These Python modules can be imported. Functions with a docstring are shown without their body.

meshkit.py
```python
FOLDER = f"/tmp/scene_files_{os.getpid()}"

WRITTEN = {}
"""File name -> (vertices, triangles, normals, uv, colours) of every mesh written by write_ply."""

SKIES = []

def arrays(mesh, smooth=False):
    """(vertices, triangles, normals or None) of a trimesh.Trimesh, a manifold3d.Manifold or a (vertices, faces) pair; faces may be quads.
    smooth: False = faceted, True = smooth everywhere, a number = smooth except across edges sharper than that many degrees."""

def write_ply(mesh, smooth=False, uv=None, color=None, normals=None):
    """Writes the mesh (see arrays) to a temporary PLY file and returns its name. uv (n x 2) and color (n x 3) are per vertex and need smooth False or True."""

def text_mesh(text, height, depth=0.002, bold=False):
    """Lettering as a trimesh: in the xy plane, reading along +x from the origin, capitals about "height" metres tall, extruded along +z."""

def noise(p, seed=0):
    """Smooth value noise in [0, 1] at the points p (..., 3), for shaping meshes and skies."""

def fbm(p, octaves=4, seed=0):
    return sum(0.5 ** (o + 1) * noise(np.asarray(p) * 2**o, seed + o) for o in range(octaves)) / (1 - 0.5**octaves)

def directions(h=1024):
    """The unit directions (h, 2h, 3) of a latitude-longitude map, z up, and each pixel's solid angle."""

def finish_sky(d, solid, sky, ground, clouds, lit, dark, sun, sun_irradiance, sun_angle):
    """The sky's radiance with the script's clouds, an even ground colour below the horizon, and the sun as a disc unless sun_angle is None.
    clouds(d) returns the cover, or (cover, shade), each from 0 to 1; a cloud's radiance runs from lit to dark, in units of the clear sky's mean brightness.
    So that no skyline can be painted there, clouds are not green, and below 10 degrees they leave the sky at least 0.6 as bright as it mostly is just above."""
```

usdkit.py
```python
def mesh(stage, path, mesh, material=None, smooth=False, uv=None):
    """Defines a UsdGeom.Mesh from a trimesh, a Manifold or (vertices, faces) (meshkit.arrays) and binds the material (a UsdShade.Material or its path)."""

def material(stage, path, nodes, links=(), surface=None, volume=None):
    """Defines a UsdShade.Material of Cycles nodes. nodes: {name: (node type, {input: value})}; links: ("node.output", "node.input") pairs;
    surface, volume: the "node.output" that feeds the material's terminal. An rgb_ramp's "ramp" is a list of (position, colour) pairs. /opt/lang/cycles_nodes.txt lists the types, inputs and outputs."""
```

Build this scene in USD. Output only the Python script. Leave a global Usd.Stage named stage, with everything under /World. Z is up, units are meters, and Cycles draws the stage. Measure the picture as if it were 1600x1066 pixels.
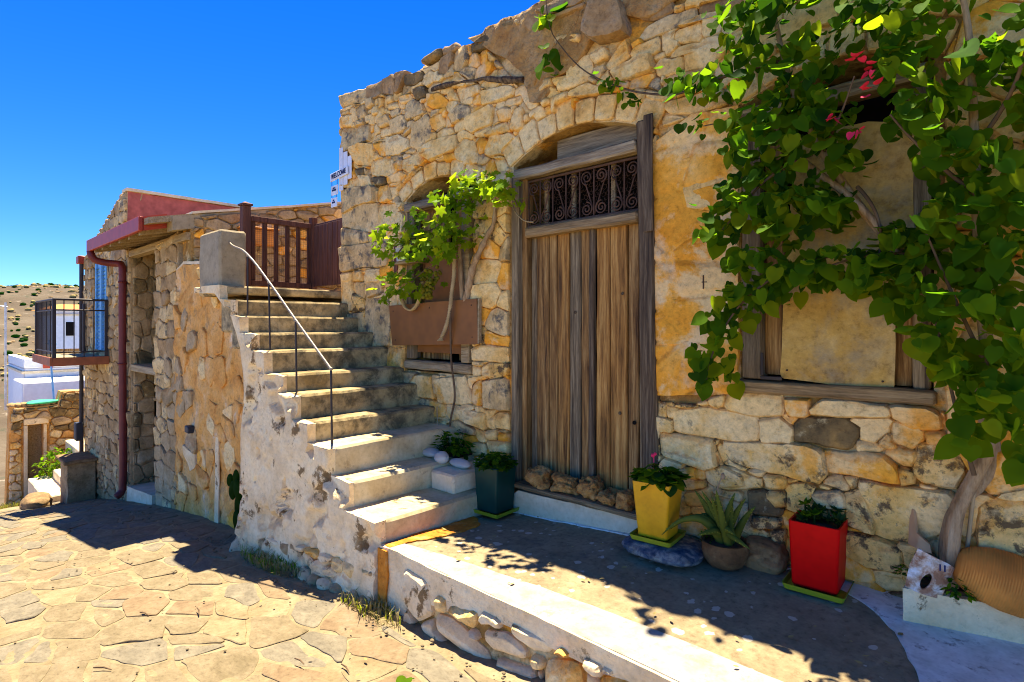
import math, numpy as np, trimesh, usdkit, meshkit
import manifold3d as m3
from pxr import Usd, UsdGeom, UsdLux, UsdShade, Gf, Sdf, Vt
from shapely.geometry import Polygon, MultiPolygon, Point, LineString, box as sbox
from shapely.ops import unary_union
from shapely import affinity
from scipy.spatial import Voronoi

stage = Usd.Stage.CreateInMemory()
UsdGeom.SetStageUpAxis(stage, UsdGeom.Tokens.z)
UsdGeom.SetStageMetersPerUnit(stage, 1.0)
UsdGeom.Xform.Define(stage, '/World'); UsdGeom.Scope.Define(stage, '/World/Looks')

# ---------------------------------------------------------------- camera, sky, sun, exposure
EXPOSURE = 1.9
SUN_DIR = np.array([-0.345, 0.186, 1.0]); SUN_DIR /= np.linalg.norm(SUN_DIR)
SUN_INT, SKY_STR = 1.1, 0.064
TH = math.radians(47.0)
cam = UsdGeom.Camera.Define(stage, '/World/camera')
rgt, fwd = np.array([math.sin(TH), math.cos(TH), 0]), np.array([-math.cos(TH), math.sin(TH), 0])
M4 = np.eye(4); M4[0, :3] = rgt; M4[1, :3] = (0, 0, 1); M4[2, :3] = -fwd; M4[3, :3] = (0, -3.2, 1.37)
cam.AddTransformOp().Set(Gf.Matrix4d(M4.tolist()))
cam.CreateHorizontalApertureAttr(36.0); cam.CreateVerticalApertureAttr(36.0 * 682 / 1024)
cam.CreateFocalLengthAttr(19.8)
cam.CreateVerticalApertureOffsetAttr(-25 / 1600 * 36.0)
cam.CreateClippingRangeAttr(Gf.Vec2f(0.05, 5000))
cam.CreateExposureAttr(EXPOSURE)

elev = math.asin(SUN_DIR[2]); rot = math.atan2(SUN_DIR[0], SUN_DIR[1])
skym = usdkit.material(stage, '/World/Looks/sky_air', {
    'sky': ('sky_texture', {'sky_type': 'single_scattering', 'sun_disc': False, 'sun_elevation': elev, 'sun_rotation': rot, 'altitude': 1500.0, 'air_density': 1.0, 'aerosol_density': 0.0, 'ozone_density': 2.5}),
    'sat': ('hsv', {'saturation': 1.4, 'hue': 0.502}),
    'tint': ('mix', {'mix_type': 'multiply', 'fac': 1.0, 'color2': (.42, .62, .95)}),
    'bg': ('background_shader', {'strength': SKY_STR})}, [('sky.color', 'sat.color'), ('sat.color', 'tint.color1'), ('tint.color', 'bg.color')], surface='bg.background')
dome = UsdLux.DomeLight.Define(stage, '/World/sky')
UsdShade.MaterialBindingAPI.Apply(dome.GetPrim()).Bind(skym)
dome.GetPrim().SetCustomDataByKey('kind', 'structure'); dome.GetPrim().SetCustomDataByKey('label', 'cloudless deep blue summer sky'); dome.GetPrim().SetCustomDataByKey('category', 'sky')
sun = UsdLux.DistantLight.Define(stage, '/World/sun')
sun.CreateIntensityAttr(SUN_INT); sun.CreateAngleAttr(0.5); sun.CreateNormalizeAttr(True); sun.CreateColorAttr(Gf.Vec3f(1.0, 0.90, 0.72))
zx = np.cross([0, 1, 0], SUN_DIR); zx /= np.linalg.norm(zx); zy = np.cross(SUN_DIR, zx)
SM = np.eye(4); SM[0, :3] = zx; SM[1, :3] = zy; SM[2, :3] = SUN_DIR
sun.AddTransformOp().Set(Gf.Matrix4d(SM.tolist()))

# ---------------------------------------------------------------- helpers
RNG = np.random.default_rng(11)
NAMES = {}
def newpath(parent, name):
    p = parent if isinstance(parent, str) else ('/World' if parent is None else str(parent.GetPath()))
    k = NAMES.get((p, name), 0); NAMES[(p, name)] = k + 1
    return f'{p}/{name}' + (f'_{k:03d}' if k else '')
def tag(o, label=None, cat=None, group=None, kind=None):
    for k, v in (('label', label), ('category', cat), ('group', group), ('kind', kind)):
        if v: o.SetCustomDataByKey(k, v)
    return o
def thing(name, label, cat, group=None, kind=None, loc=None):
    x = UsdGeom.Xform.Define(stage, newpath(None, name))
    if loc is not None: x.AddTranslateOp().Set(Gf.Vec3d(*map(float, loc)))
    return tag(x.GetPrim(), label, cat, group, kind)
def part(parent, name, mesh, mat, smooth=40, label=None, kind=None):
    o = usdkit.mesh(stage, newpath(parent, name), mesh, mat, smooth=smooth).GetPrim()
    return tag(o, label, None, None, kind)
def joined(ms):
    vs, fs, n = [], [], 0
    for m in ms:
        v, f = (m.vertices, m.faces) if hasattr(m, 'vertices') else m
        vs.append(np.asarray(v)); fs.append(np.asarray(f) + n); n += len(v)
    return trimesh.Trimesh(np.vstack(vs), np.vstack(fs), process=False)
def tm(man):
    m = man.to_mesh(); return trimesh.Trimesh(np.array(m.vert_properties[:, :3]), np.array(m.tri_verts), process=False)
def box(x0, x1, y0, y1, z0, z1, b=0.006):
    b = min(b, (x1 - x0) / 3, (y1 - y0) / 3, (z1 - z0) / 3); P = []
    for sx in (0, 1):
        for sy in (0, 1):
            for sz in (0, 1):
                c = np.array([x1 if sx else x0, y1 if sy else y0, z1 if sz else z0]); s = np.array([1 - 2 * sx, 1 - 2 * sy, 1 - 2 * sz]) * b
                P += [c + s * (0, 1, 1), c + s * (1, 0, 1), c + s * (1, 1, 0)]
    return trimesh.convex.convex_hull(np.array(P))
def hull(pts): return trimesh.convex.convex_hull(np.array(pts, float))
def tube(pts, rad, sides=8, cap=True):
    p = np.asarray(pts, float); t = np.gradient(p, axis=0); t /= np.linalg.norm(t, axis=1, keepdims=True) + 1e-12
    a = np.zeros_like(p); ref = np.array([0, 0, 1.0]) if abs(t[0, 2]) < .9 else np.array([1.0, 0, 0])
    a[0] = np.cross(t[0], ref); a[0] /= np.linalg.norm(a[0])
    for i in range(1, len(p)):
        w = a[i - 1] - t[i] * (a[i - 1] @ t[i]); a[i] = w / (np.linalg.norm(w) + 1e-12)
    b = np.cross(t, a); ang = np.arange(sides) * 2 * np.pi / sides
    v = (p[:, None] + np.broadcast_to(rad, (len(p),))[:, None, None] * (np.cos(ang)[None, :, None] * a[:, None] + np.sin(ang)[None, :, None] * b[:, None])).reshape(-1, 3)
    i, j = np.meshgrid(np.arange(len(p) - 1), np.arange(sides), indexing='ij'); k = (j + 1) % sides
    q = np.stack([i * sides + j, i * sides + k, (i + 1) * sides + k, (i + 1) * sides + j], -1).reshape(-1, 4)
    F = [q[:, [0, 1, 2]], q[:, [0, 2, 3]]]
    if cap:
        n = len(v); v = np.vstack([v, p[:1], p[-1:]]); J = np.arange(sides); K = (J + 1) % sides; L = (len(p) - 1) * sides
        F += [np.stack([K, J, np.full(sides, n)], 1), np.stack([L + J, L + K, np.full(sides, n + 1)], 1)]
    return trimesh.Trimesh(v, np.vstack(F), process=False)
def smoothpath(pts, n=24):
    p = np.asarray(pts, float); d = np.r_[0, np.cumsum(np.linalg.norm(np.diff(p, axis=0), axis=1))]
    from scipy.interpolate import PchipInterpolator
    return PchipInterpolator(d, p)(np.linspace(0, d[-1], n))
def lathe(prof, sides=24):
    r, z = np.array(prof, float).T; ang = np.arange(sides) * 2 * np.pi / sides
    v = np.stack([r[:, None] * np.cos(ang), r[:, None] * np.sin(ang), np.repeat(z[:, None], sides, 1)], -1).reshape(-1, 3)
    i, j = np.meshgrid(np.arange(len(r) - 1), np.arange(sides), indexing='ij'); k = (j + 1) % sides
    q = np.stack([i * sides + j, i * sides + k, (i + 1) * sides + k, (i + 1) * sides + j], -1).reshape(-1, 4)
    return trimesh.Trimesh(v, np.vstack([q[:, [0, 1, 2]], q[:, [0, 2, 3]]]), process=True)
def fb(p, s, seed=0, o=4): return meshkit.fbm(np.asarray(p) * s, o, seed) - .5
def rock(c, r, seed, rough=.35, sub=2, flat=None, boxy=0.0):
    m = trimesh.creation.icosphere(sub); v = m.vertices.copy()
    if boxy: v = v / (np.abs(v).max(1, keepdims=True) * boxy + (1 - boxy))
    v *= 1 + rough * 1.6 * fb(v + seed * 7.3, 1.1, seed, 3)[:, None] + rough * .5 * fb(v + seed * 3.1, 3.5, seed + 5, 2)[:, None]
    v = v * np.array(r)
    if flat is not None: v[:, 2] = np.maximum(v[:, 2], -flat)
    return trimesh.Trimesh(v + np.array(c), m.faces, process=False)
def slab(poly, t, edge=.06, amp=.012, scale=6, seed=0, keep_back=True):
    """polygon (a,b) extruded t along c, refined and roughened; returns arrays in (a,b,c), c=0 back, c=t front"""
    polys = poly.geoms if hasattr(poly, 'geoms') else [poly]
    ms = []
    for g in polys:
        cs = m3.CrossSection([np.array(g.exterior.coords)[:-1]] + [np.array(h.coords)[:-1] for h in g.interiors], m3.FillRule.EvenOdd)
        ms.append(cs.extrude(t).refine_to_length(edge))
    m = joined([tm(x) for x in ms]); v = m.vertices.copy()
    n = np.stack([fb(v, scale, seed + k, 4) for k in range(3)], 1)
    w = np.clip(v[:, 2:3] / t, 0, 1) if keep_back else 1
    v += n * 2 * amp * w * np.array([.7, .7, 1.0])
    return v, m.faces
def to_front(y0):                       # a=x, b=z, outward = -y
    return lambda v: np.stack([v[:, 0], y0 - v[:, 2], v[:, 1]], 1)
def to_right(x0):                       # a=y, b=z, outward = +x
    return lambda v: np.stack([x0 + v[:, 2], v[:, 0], v[:, 1]], 1)
def put(vf, fn):
    m = trimesh.Trimesh(fn(np.asarray(vf[0])), vf[1], process=False)
    return m
def face_out(m):
    if m.volume < 0: m.invert()
    return m

def organic(poly, seed, warp=.012, wscale=7.0, rnd=.02):
    """a cell outline made irregular and round-cornered"""
    if hasattr(poly, 'geoms'): poly = max(poly.geoms, key=lambda k: k.area) if len(poly.geoms) else Polygon()
    if poly.is_empty or poly.area < 4e-4: return Polygon()
    g = poly.segmentize(max(.03, rnd)); c = np.array(g.exterior.coords)[:-1]
    q = np.c_[c, np.full(len(c), seed * .37)]
    c = c + warp * 2 * np.stack([fb(q, wscale, 3, 3), fb(q + 31.7, wscale, 9, 3)], 1)
    g = Polygon(c).buffer(0)
    if hasattr(g, 'geoms'): g = max(g.geoms, key=lambda k: k.area) if len(g.geoms) else Polygon()
    if g.is_empty: return g
    r = min(rnd, .22 * math.sqrt(max(g.area, 1e-6)))
    g = g.buffer(-r).buffer(r * .9, quad_segs=3)
    if hasattr(g, 'geoms'): g = max(g.geoms, key=lambda k: k.area) if len(g.geoms) else Polygon()
    return g
def stone(g, depth, seed, back=.03, bevel=.014, rough=.008, npts=20, tilt=.08, amp_c=.35):
    """pillow-faced stone on outline g: returns (v in (a,b,c), f)"""
    L = g.exterior.length; n = int(np.clip(L / .03, 10, npts * 2.4))
    ring = np.array([g.exterior.interpolate(i / n, normalized=True).coords[0] for i in range(n)])
    if g.exterior.is_ccw is False: ring = ring[::-1]
    c = ring.mean(0); mr = np.array(g.minimum_rotated_rectangle.exterior.coords)
    e1 = mr[1] - mr[0]; e2 = mr[2] - mr[1]; l1, l2 = np.linalg.norm(e1), np.linalg.norm(e2); e1 /= l1 + 1e-9; e2 /= l2 + 1e-9
    b = min(bevel, .3 * min(l1, l2))
    def inset(k):
        d = ring - c; s1 = max(.1, 1 - 2 * k / l1); s2 = max(.1, 1 - 2 * k / l2)
        return c + np.outer(d @ e1 * s1, e1) + np.outer(d @ e2 * s2, e2)
    r = np.random.default_rng(seed); tx, ty = r.normal(0, tilt, 2)
    rings = []
    for k, h in ((0, -back), (0, depth * .55), (b * .55, depth * .93), (min(l1, l2) * .25, depth), ):
        p = inset(k); z = np.full(n, h)
        if h > 0:
            w = h / depth
            p = p + (w * .25 + .1) * rough * 2.5 * np.stack([fb(np.c_[p, np.full(n, seed * .31)], 22, 7, 2), fb(np.c_[p, np.full(n, seed * .57)], 22, 3, 2)], 1)
            z = z + w * (np.clip((p - c) @ [tx, ty], -.03, .03)) + w * rough * 2.2 * fb(np.c_[p, np.full(n, seed * .77)], 9, seed % 50, 3)
        rings.append(np.c_[p, z])
    top = np.r_[c, depth + rough * r.normal(0, .8)]
    v = np.vstack(rings + [top[None]]); J = np.arange(n); K = (J + 1) % n; F = []
    for q in range(3):
        a, d = q * n, (q + 1) * n
        F += [np.stack([a + J, a + K, d + K], 1), np.stack([a + J, d + K, d + J], 1)]
    F.append(np.stack([3 * n + J, 3 * n + K, np.full(n, 4 * n)], 1))
    return v, np.vstack(F)
def cells(region, sx, sz, seed, jit=.32, course=True):
    """stone-like cells over the region: rows of seeds, jittered"""
    r = np.random.default_rng(seed); a0, b0, a1, b1 = region.bounds; P = []; b = b0 - sz
    while b < b1 + 2 * sz:
        h = sz * r.uniform(.7, 1.3); a = a0 - sx * 2 + r.uniform(0, sx)
        while a < a1 + 2 * sx:
            P.append((a + r.normal(0, jit * sx * .5), (b + h / 2 + r.normal(0, jit * h * .5)))); a += sx * r.uniform(.55, 1.45)
        b += h
    P = np.array(P); S = np.array([sz / sx, 1.0]); vor = Voronoi(P * S); out = []
    for i in vor.point_region:
        reg = vor.regions[i]
        if len(reg) < 3 or -1 in reg: continue
        q = Polygon(vor.vertices[reg] / S)
        if not q.is_valid or not q.intersects(region): continue
        q = q.intersection(region)
        for s in (q.geoms if hasattr(q, 'geoms') else [q]):
            if s.geom_type == 'Polygon' and s.area > .0008: out.append(s)
    return out

from scipy.spatial import cKDTree
def rubble_bump(ab, sx, sz, seed, amp, w=.05):
    """height of limewashed-over rubble at the points ab: rounded stones merging at their joints"""
    r = np.random.default_rng(seed); a0, b0 = ab.min(0) - .5; a1, b1 = ab.max(0) + .5; P = []; b = b0
    while b < b1:
        a = a0 + r.uniform(0, sx)
        while a < a1: P.append((a + r.normal(0, sx * .2), b + r.normal(0, sz * .2))); a += sx * r.uniform(.6, 1.4)
        b += sz * r.uniform(.8, 1.2)
    S = np.array([sz / sx, 1.0]); q = ab + .03 * np.stack([fb(np.c_[ab, 0 * ab[:, 0]], 7, 3, 3), fb(np.c_[ab, 0 * ab[:, 0]], 7, 5, 3)], 1)
    d, i = cKDTree(np.array(P) * S).query(q * S, k=2); e = np.clip((d[:, 1] - d[:, 0]) / (2 * w), 0, 1); e = e * e * (3 - 2 * e)
    return amp * e * (.55 + .55 * r.random(len(P))[i[:, 0]])
# ---------------------------------------------------------------- materials
MATS = {}
WASH = [(1.5, .485, .54, (.84, .63, .30), .72), (1.9, .545, .61, (.82, .36, .03), .72)]
def surf(name, ramp, scale=4.0, detail=6, bump=.35, bscale=40, dist=.01, dark=None, rough=.9, spec=.2, stretch=None, light=None, extra=None, nr=.6, bdetail=8, mott=.8):
    """procedural surface: a noise ramp, optional dark and light blotches (scale, lo, hi, colour, strength), bump"""
    N = {'pos': ('geometry', {}), 'n1': ('noise_texture', {'scale': scale, 'detail': float(detail), 'roughness': nr, 'distortion': .3}), 'r1': ('rgb_ramp', {'ramp': ramp}),
         'nb': ('noise_texture', {'scale': float(bscale), 'detail': float(bdetail), 'roughness': .65}), 'bp': ('bump', {'strength': float(bump), 'distance': float(dist)}),
         'p': ('principled_bsdf', {'roughness': float(rough), 'specular_ior_level': float(spec)})}
    Lk = [('n1.fac', 'r1.fac'), ('nb.fac', 'bp.height'), ('bp.normal', 'p.normal')]
    src = 'pos.position'
    if stretch is not None:
        N['mp'] = ('mapping', {'scale': stretch}); Lk.append((src, 'mp.vector')); src = 'mp.vector'
    Lk += [(src, 'n1.vector'), (src, 'nb.vector')]
    col = 'r1.color'
    for i, bl in enumerate((dark or []) + (light or [])):
        sc, lo, hi, c, st = bl[:5]
        N[f'd{i}'] = ('noise_texture', {'scale': float(sc), 'detail': 8.0, 'roughness': .7, 'distortion': .2}); N[f'm{i}'] = ('map_range', {'from_min': float(lo), 'from_max': float(hi), 'to_min': 0.0, 'to_max': float(st), 'clamp': True})
        N[f'x{i}'] = ('mix', {'color2': c})
        Lk += [(bl[5] if len(bl) > 5 else src, f'd{i}.vector'), (f'd{i}.fac', f'm{i}.value'), (f'm{i}.result', f'x{i}.fac'), (col, f'x{i}.color1')]; col = f'x{i}.color'
    N['fm'] = ('noise_texture', {'scale': 9.0 if stretch is not None and stretch[0] > 5 or (stretch is not None and stretch[1] > 5) else 30.0, 'detail': 9.0, 'roughness': .72}); N['fr'] = ('rgb_ramp', {'ramp': [(.30, (.42, .38, .33)), (.46, (.92, .91, .90)), (.56, (1.04, 1.04, 1.03)), (.72, (1.32, 1.34, 1.36))]}); N['fx'] = ('mix', {'mix_type': 'multiply', 'fac': float(mott)})
    Lk += [(src, 'fm.vector'), ('fm.fac', 'fr.fac'), ('fr.color', 'fx.color2'), (col, 'fx.color1')]; col = 'fx.color'
    if extra: col = extra(N, Lk, col)
    Lk.append((col, 'p.base_color'))
    MATS[name] = usdkit.material(stage, '/World/Looks/' + name, N, Lk, surface='p.BSDF')
    return MATS[name]
M = MATS
DK = (.045, .04, .035)
surf('stone_cream', [(.25, (0.552, 0.295, 0.069)), (.45, (0.792, 0.495, 0.156)), (.62, (0.860, 0.600, 0.238)), (.8, (0.860, 0.706, 0.360))], 5, bump=.8, bscale=24, dist=.02, dark=[(9, .60, .70, (.09, .08, .065), .8), (2.2, .52, .7, (.60, .33, .06), .75)], mott=0.85, light=WASH)
surf('stone_grey', [(.3, (0.399, 0.267, 0.110)), (.5, (0.647, 0.444, 0.186)), (.75, (0.853, 0.620, 0.292))], 5, bump=.8, bscale=24, dist=.02, dark=[(7, .52, .62, (.075, .075, .07), .85), (2.0, .55, .7, (.56, .34, .1), .6)])
surf('stone_dark', [(.3, (0.076, 0.056, 0.027)), (.55, (0.216, 0.141, 0.053)), (.8, (0.455, 0.262, 0.069))], 6, bump=.8, bscale=24, dist=.02, light=[(8, .58, .66, (.5, .40, .2), .8)])
surf('stone_brown', [(.3, (.24, .13, .045)), (.5, (.36, .22, .09)), (.75, (.46, .32, .17))], 6, bump=.7, bscale=30, dist=.015, dark=[(6, .58, .68, (.08, .075, .065), .8)])
surf('stone_ochre', [(.28, (0.677, 0.255, 0.015)), (.5, (0.839, 0.376, 0.036)), (.72, (0.860, 0.489, 0.116))], 3.2, bump=.7, bscale=24, dist=.016, dark=[(14, .66, .72, (.2, .1, .03), .6)], light=WASH + [(2.5, .55, .7, (.72, .58, .36), .8)], mott=0.7)
surf('stone_lichen', [(.3, (0.625, 0.337, 0.063)), (.5, (0.793, 0.495, 0.143)), (.75, (0.860, 0.600, 0.246))], 5, bump=.9, bscale=24, dist=.02, dark=[(11, .52, .58, (.085, .055, .03), .9), (30, .6, .66, (.06, .045, .03), .7)], light=WASH)
surf('mortar_ochre', [(.3, (0.196, 0.098, 0.024)), (.5, (0.345, 0.190, 0.046)), (.75, (0.529, 0.322, 0.094))], 5, bump=1.0, bscale=28, dist=.02, dark=[(9, .62, .72, (.16, .09, .035), .7)], light=WASH)
surf('earth_render', [(.3, (.30, .15, .045)), (.5, (.42, .235, .075)), (.75, (.50, .33, .15))], 5, bump=1.0, bscale=26, dist=.025, dark=[(5, .6, .72, (.12, .09, .06), .6)], light=[(12, .62, .7, (.5, .4, .24), .6)])
surf('arch_soffit', [(.3, (0.644, 0.308, 0.037)), (.7, (0.782, 0.462, 0.105))], 4, bump=.5, bscale=30)
surf('concrete', [(.3, (0.269, 0.210, 0.116)), (.55, (0.370, 0.290, 0.165)), (.8, (0.448, 0.360, 0.217))], 5, bump=.3, bscale=60, dist=.005, dark=[(6, .58, .7, (.12, .11, .09), .6)], mott=0.5)
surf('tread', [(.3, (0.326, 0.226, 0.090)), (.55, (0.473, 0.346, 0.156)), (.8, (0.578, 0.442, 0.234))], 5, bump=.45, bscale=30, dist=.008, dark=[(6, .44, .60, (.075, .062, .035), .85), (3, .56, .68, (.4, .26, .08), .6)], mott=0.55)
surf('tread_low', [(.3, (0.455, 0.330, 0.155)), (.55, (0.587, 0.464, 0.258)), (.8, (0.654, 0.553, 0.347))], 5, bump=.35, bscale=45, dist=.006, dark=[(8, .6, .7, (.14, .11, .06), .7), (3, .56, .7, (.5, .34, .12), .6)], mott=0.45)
surf('limewash', [(.3, (0.695, 0.485, 0.233)), (.55, (0.855, 0.656, 0.361)), (.8, (0.860, 0.753, 0.459))], 4, bump=.8, bscale=18, dist=.02, dark=[(4.5, .58, .62, (.17, .095, .03), .92), (2.2, .56, .7, (.62, .45, .22), .7), (26, .65, .70, (.12, .08, .04), .7)], mott=0.4)
surf('limewash_clean', [(.3, (0.630, 0.485, 0.273)), (.7, (0.799, 0.661, 0.422))], 6, bump=.35, bscale=45, dist=.006, dark=[(9, .66, .74, (.22, .17, .10), .6), (3, .6, .75, (.58, .46, .28), .6)], mott=0.3)
surf('whitewash_floor', [(.3, (0.575, 0.539, 0.437)), (.6, (0.759, 0.726, 0.627)), (.85, (0.851, 0.814, 0.712))], 9, bump=.4, bscale=60, dist=.004, dark=[(14, .56, .64, (.2, .17, .13), .75)], mott=0.4)
def flecks(N, Lk, col):
    N['fw'] = ('noise_texture', {'scale': 30.0, 'detail': 3.0}); N['fwm'] = ('mix', {'mix_type': 'add', 'fac': .035}); N['vo'] = ('voronoi_texture', {'scale': 15.0, 'feature': 'f1'}); N['vt'] = ('rgb_to_bw', {})
    N['th'] = ('map_range', {'from_min': .26, 'from_max': .80, 'to_min': -.04, 'to_max': .38, 'clamp': True}); N['sb'] = ('math', {'math_type': 'subtract'}); N['fm2'] = ('map_range', {'from_min': 0.0, 'from_max': .05, 'to_min': 0.0, 'to_max': .8, 'clamp': True}); N['fmx'] = ('mix', {'color2': (.55, .47, .33)})
    Lk += [('pos.position', 'fw.vector'), ('pos.position', 'fwm.color1'), ('fw.color', 'fwm.color2'), ('fwm.color', 'vo.vector'), ('vo.color', 'vt.color'), ('vt.val', 'th.value'), ('th.result', 'sb.value1'), ('vo.distance', 'sb.value2'), ('sb.value', 'fm2.value'), ('fm2.result', 'fmx.fac'), (col, 'fmx.color1')]
    return 'fmx.color'
surf('terrace_cement', [(.3, (0.213, 0.153, 0.080)), (.55, (0.286, 0.215, 0.114)), (.8, (0.356, 0.266, 0.145))], 6, bump=.35, bscale=90, dist=.004, dark=[(5, .58, .7, (.13, .105, .08), .5)], extra=flecks)
surf('rust_stain', [(.3, (.40, .115, .008)), (.55, (.56, .205, .018)), (.8, (.5, .33, .13))], 9, bump=.25, bscale=60, dist=.003, dark=[(14, .58, .68, (.14, .05, .012), .7)])
surf('orange_lime', [(.3, (0.584, 0.237, 0.036)), (.5, (0.697, 0.354, 0.086)), (.75, (0.742, 0.492, 0.235))], 3, bump=.5, bscale=30, dist=.012, dark=[(8, .62, .7, (.13, .075, .03), .75), (3.5, .58, .68, (.17, .145, .09), .6)], light=[(3, .6, .7, (.68, .60, .48), .8)])
surf('rubble_grey', [(.3, (0.246, 0.157, 0.059)), (.5, (0.370, 0.235, 0.099)), (.75, (0.517, 0.354, 0.165))], 6, bump=.7, bscale=30, dist=.015, dark=[(7, .58, .68, (.07, .065, .055), .8), (2.5, .58, .7, (.42, .26, .07), .6)])
surf('rubble_tan', [(.3, (0.320, 0.205, 0.085)), (.5, (0.440, 0.298, 0.136)), (.75, (0.520, 0.391, 0.221))], 6, bump=.7, bscale=30, dist=.015, dark=[(7, .62, .7, (.09, .075, .055), .7)])
surf('paving_mortar', [(.3, (0.197, 0.142, 0.068)), (.55, (0.268, 0.202, 0.104)), (.8, (0.314, 0.254, 0.150))], 5, bump=.7, bscale=40, dist=.012, dark=[(9, .6, .7, (.16, .11, .05), .6)], mott=0.6)
surf('slab_tan', [(.3, (0.151, 0.113, 0.057)), (.55, (0.205, 0.155, 0.084)), (.8, (0.251, 0.199, 0.116))], 7, bump=.5, bscale=35, dist=.008, dark=[(10, .6, .7, (.14, .11, .07), .55)], stretch=(1, 1.6, 1), mott=0.7)
surf('slab_grey', [(.3, (0.136, 0.112, 0.073)), (.55, (0.190, 0.157, 0.101)), (.8, (0.249, 0.204, 0.132))], 7, bump=.5, bscale=35, dist=.008, dark=[(10, .6, .7, (.12, .1, .075), .5)], stretch=(1, 1.6, 1), mott=0.7)
surf('slab_rust', [(.3, (0.162, 0.103, 0.052)), (.55, (0.215, 0.149, 0.078)), (.8, (0.248, 0.189, 0.115))], 7, bump=.5, bscale=35, dist=.008, dark=[(10, .6, .7, (.15, .1, .06), .5)], mott=0.7)
def wood(name, a, b, c, st=(22, 22, 1.1), bump=.6, dark=None):
    return surf(name, [(.34, a), (.5, b), (.66, c)], 1.6, bump=bump, bscale=2.6, dist=.012, stretch=st, rough=.8, spec=.25, nr=.72, dark=dark or [(.55, .56, .7, (.05, .03, .015), .7)], bdetail=10)
wood('wood_brown', (.06, .025, .007), (.25, .125, .033), (.47, .285, .10))
wood('wood_orange', (.075, .03, .006), (.34, .155, .032), (.56, .31, .085))
wood('wood_grey', (.055, .036, .018), (.18, .125, .062), (.35, .26, .14))
wood('wood_darkgrey', (.03, .018, .010), (.10, .064, .032), (.23, .165, .092))
wood('wood_greyflat', (.10, .07, .038), (.26, .19, .105), (.42, .33, .19), st=(1.1, 22, 22))
wood('wood_brownflat', (.12, .075, .03), (.26, .17, .075), (.38, .27, .13), st=(1.1, 22, 22))
wood('wood_pale', (.24, .16, .07), (.36, .26, .13), (.46, .36, .2), st=(1.5, 22, 22))
wood('wood_red', (.07, .025, .015), (.12, .045, .025), (.17, .07, .04))
def plain(name, col, rough=.5, spec=.4, metal=0, vary=.15, bump=.1, bscale=60, coat=0):
    lo = tuple(x * (1 - vary) for x in col); hi = tuple(min(1, x * (1 + vary)) for x in col)
    N = {'pos': ('geometry', {}), 'n': ('noise_texture', {'scale': 9.0, 'detail': 6.0}), 'r': ('rgb_ramp', {'ramp': [(.35, lo), (.65, hi)]}), 'nb': ('noise_texture', {'scale': float(bscale), 'detail': 4.0}), 'bp': ('bump', {'strength': float(bump), 'distance': .004}),
         'p': ('principled_bsdf', {'roughness': float(rough), 'specular_ior_level': float(spec), 'metallic': float(metal), 'coat_weight': float(coat)})}
    MATS[name] = usdkit.material(stage, '/World/Looks/' + name, N, [('pos.position', 'n.vector'), ('pos.position', 'nb.vector'), ('n.fac', 'r.fac'), ('r.color', 'p.base_color'), ('nb.fac', 'bp.height'), ('bp.normal', 'p.normal')], surface='p.BSDF')
plain('iron_dark', (.045, .035, .03), .6, .4, .3)
plain('iron_rust', (.09, .045, .025), .75, .3, .2, .4, .3, 150)
plain('rail_light', (.27, .215, .15), .5, .4, .3)
plain('board_brown', (.215, .082, .016), .6, .35, 0, .12, .15)
plain('board_brown2', (.24, .10, .03), .65, .3, 0, .15, .2)
plain('red_paint', (.36, .040, .012), .5, .4, 0, .1)
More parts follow.
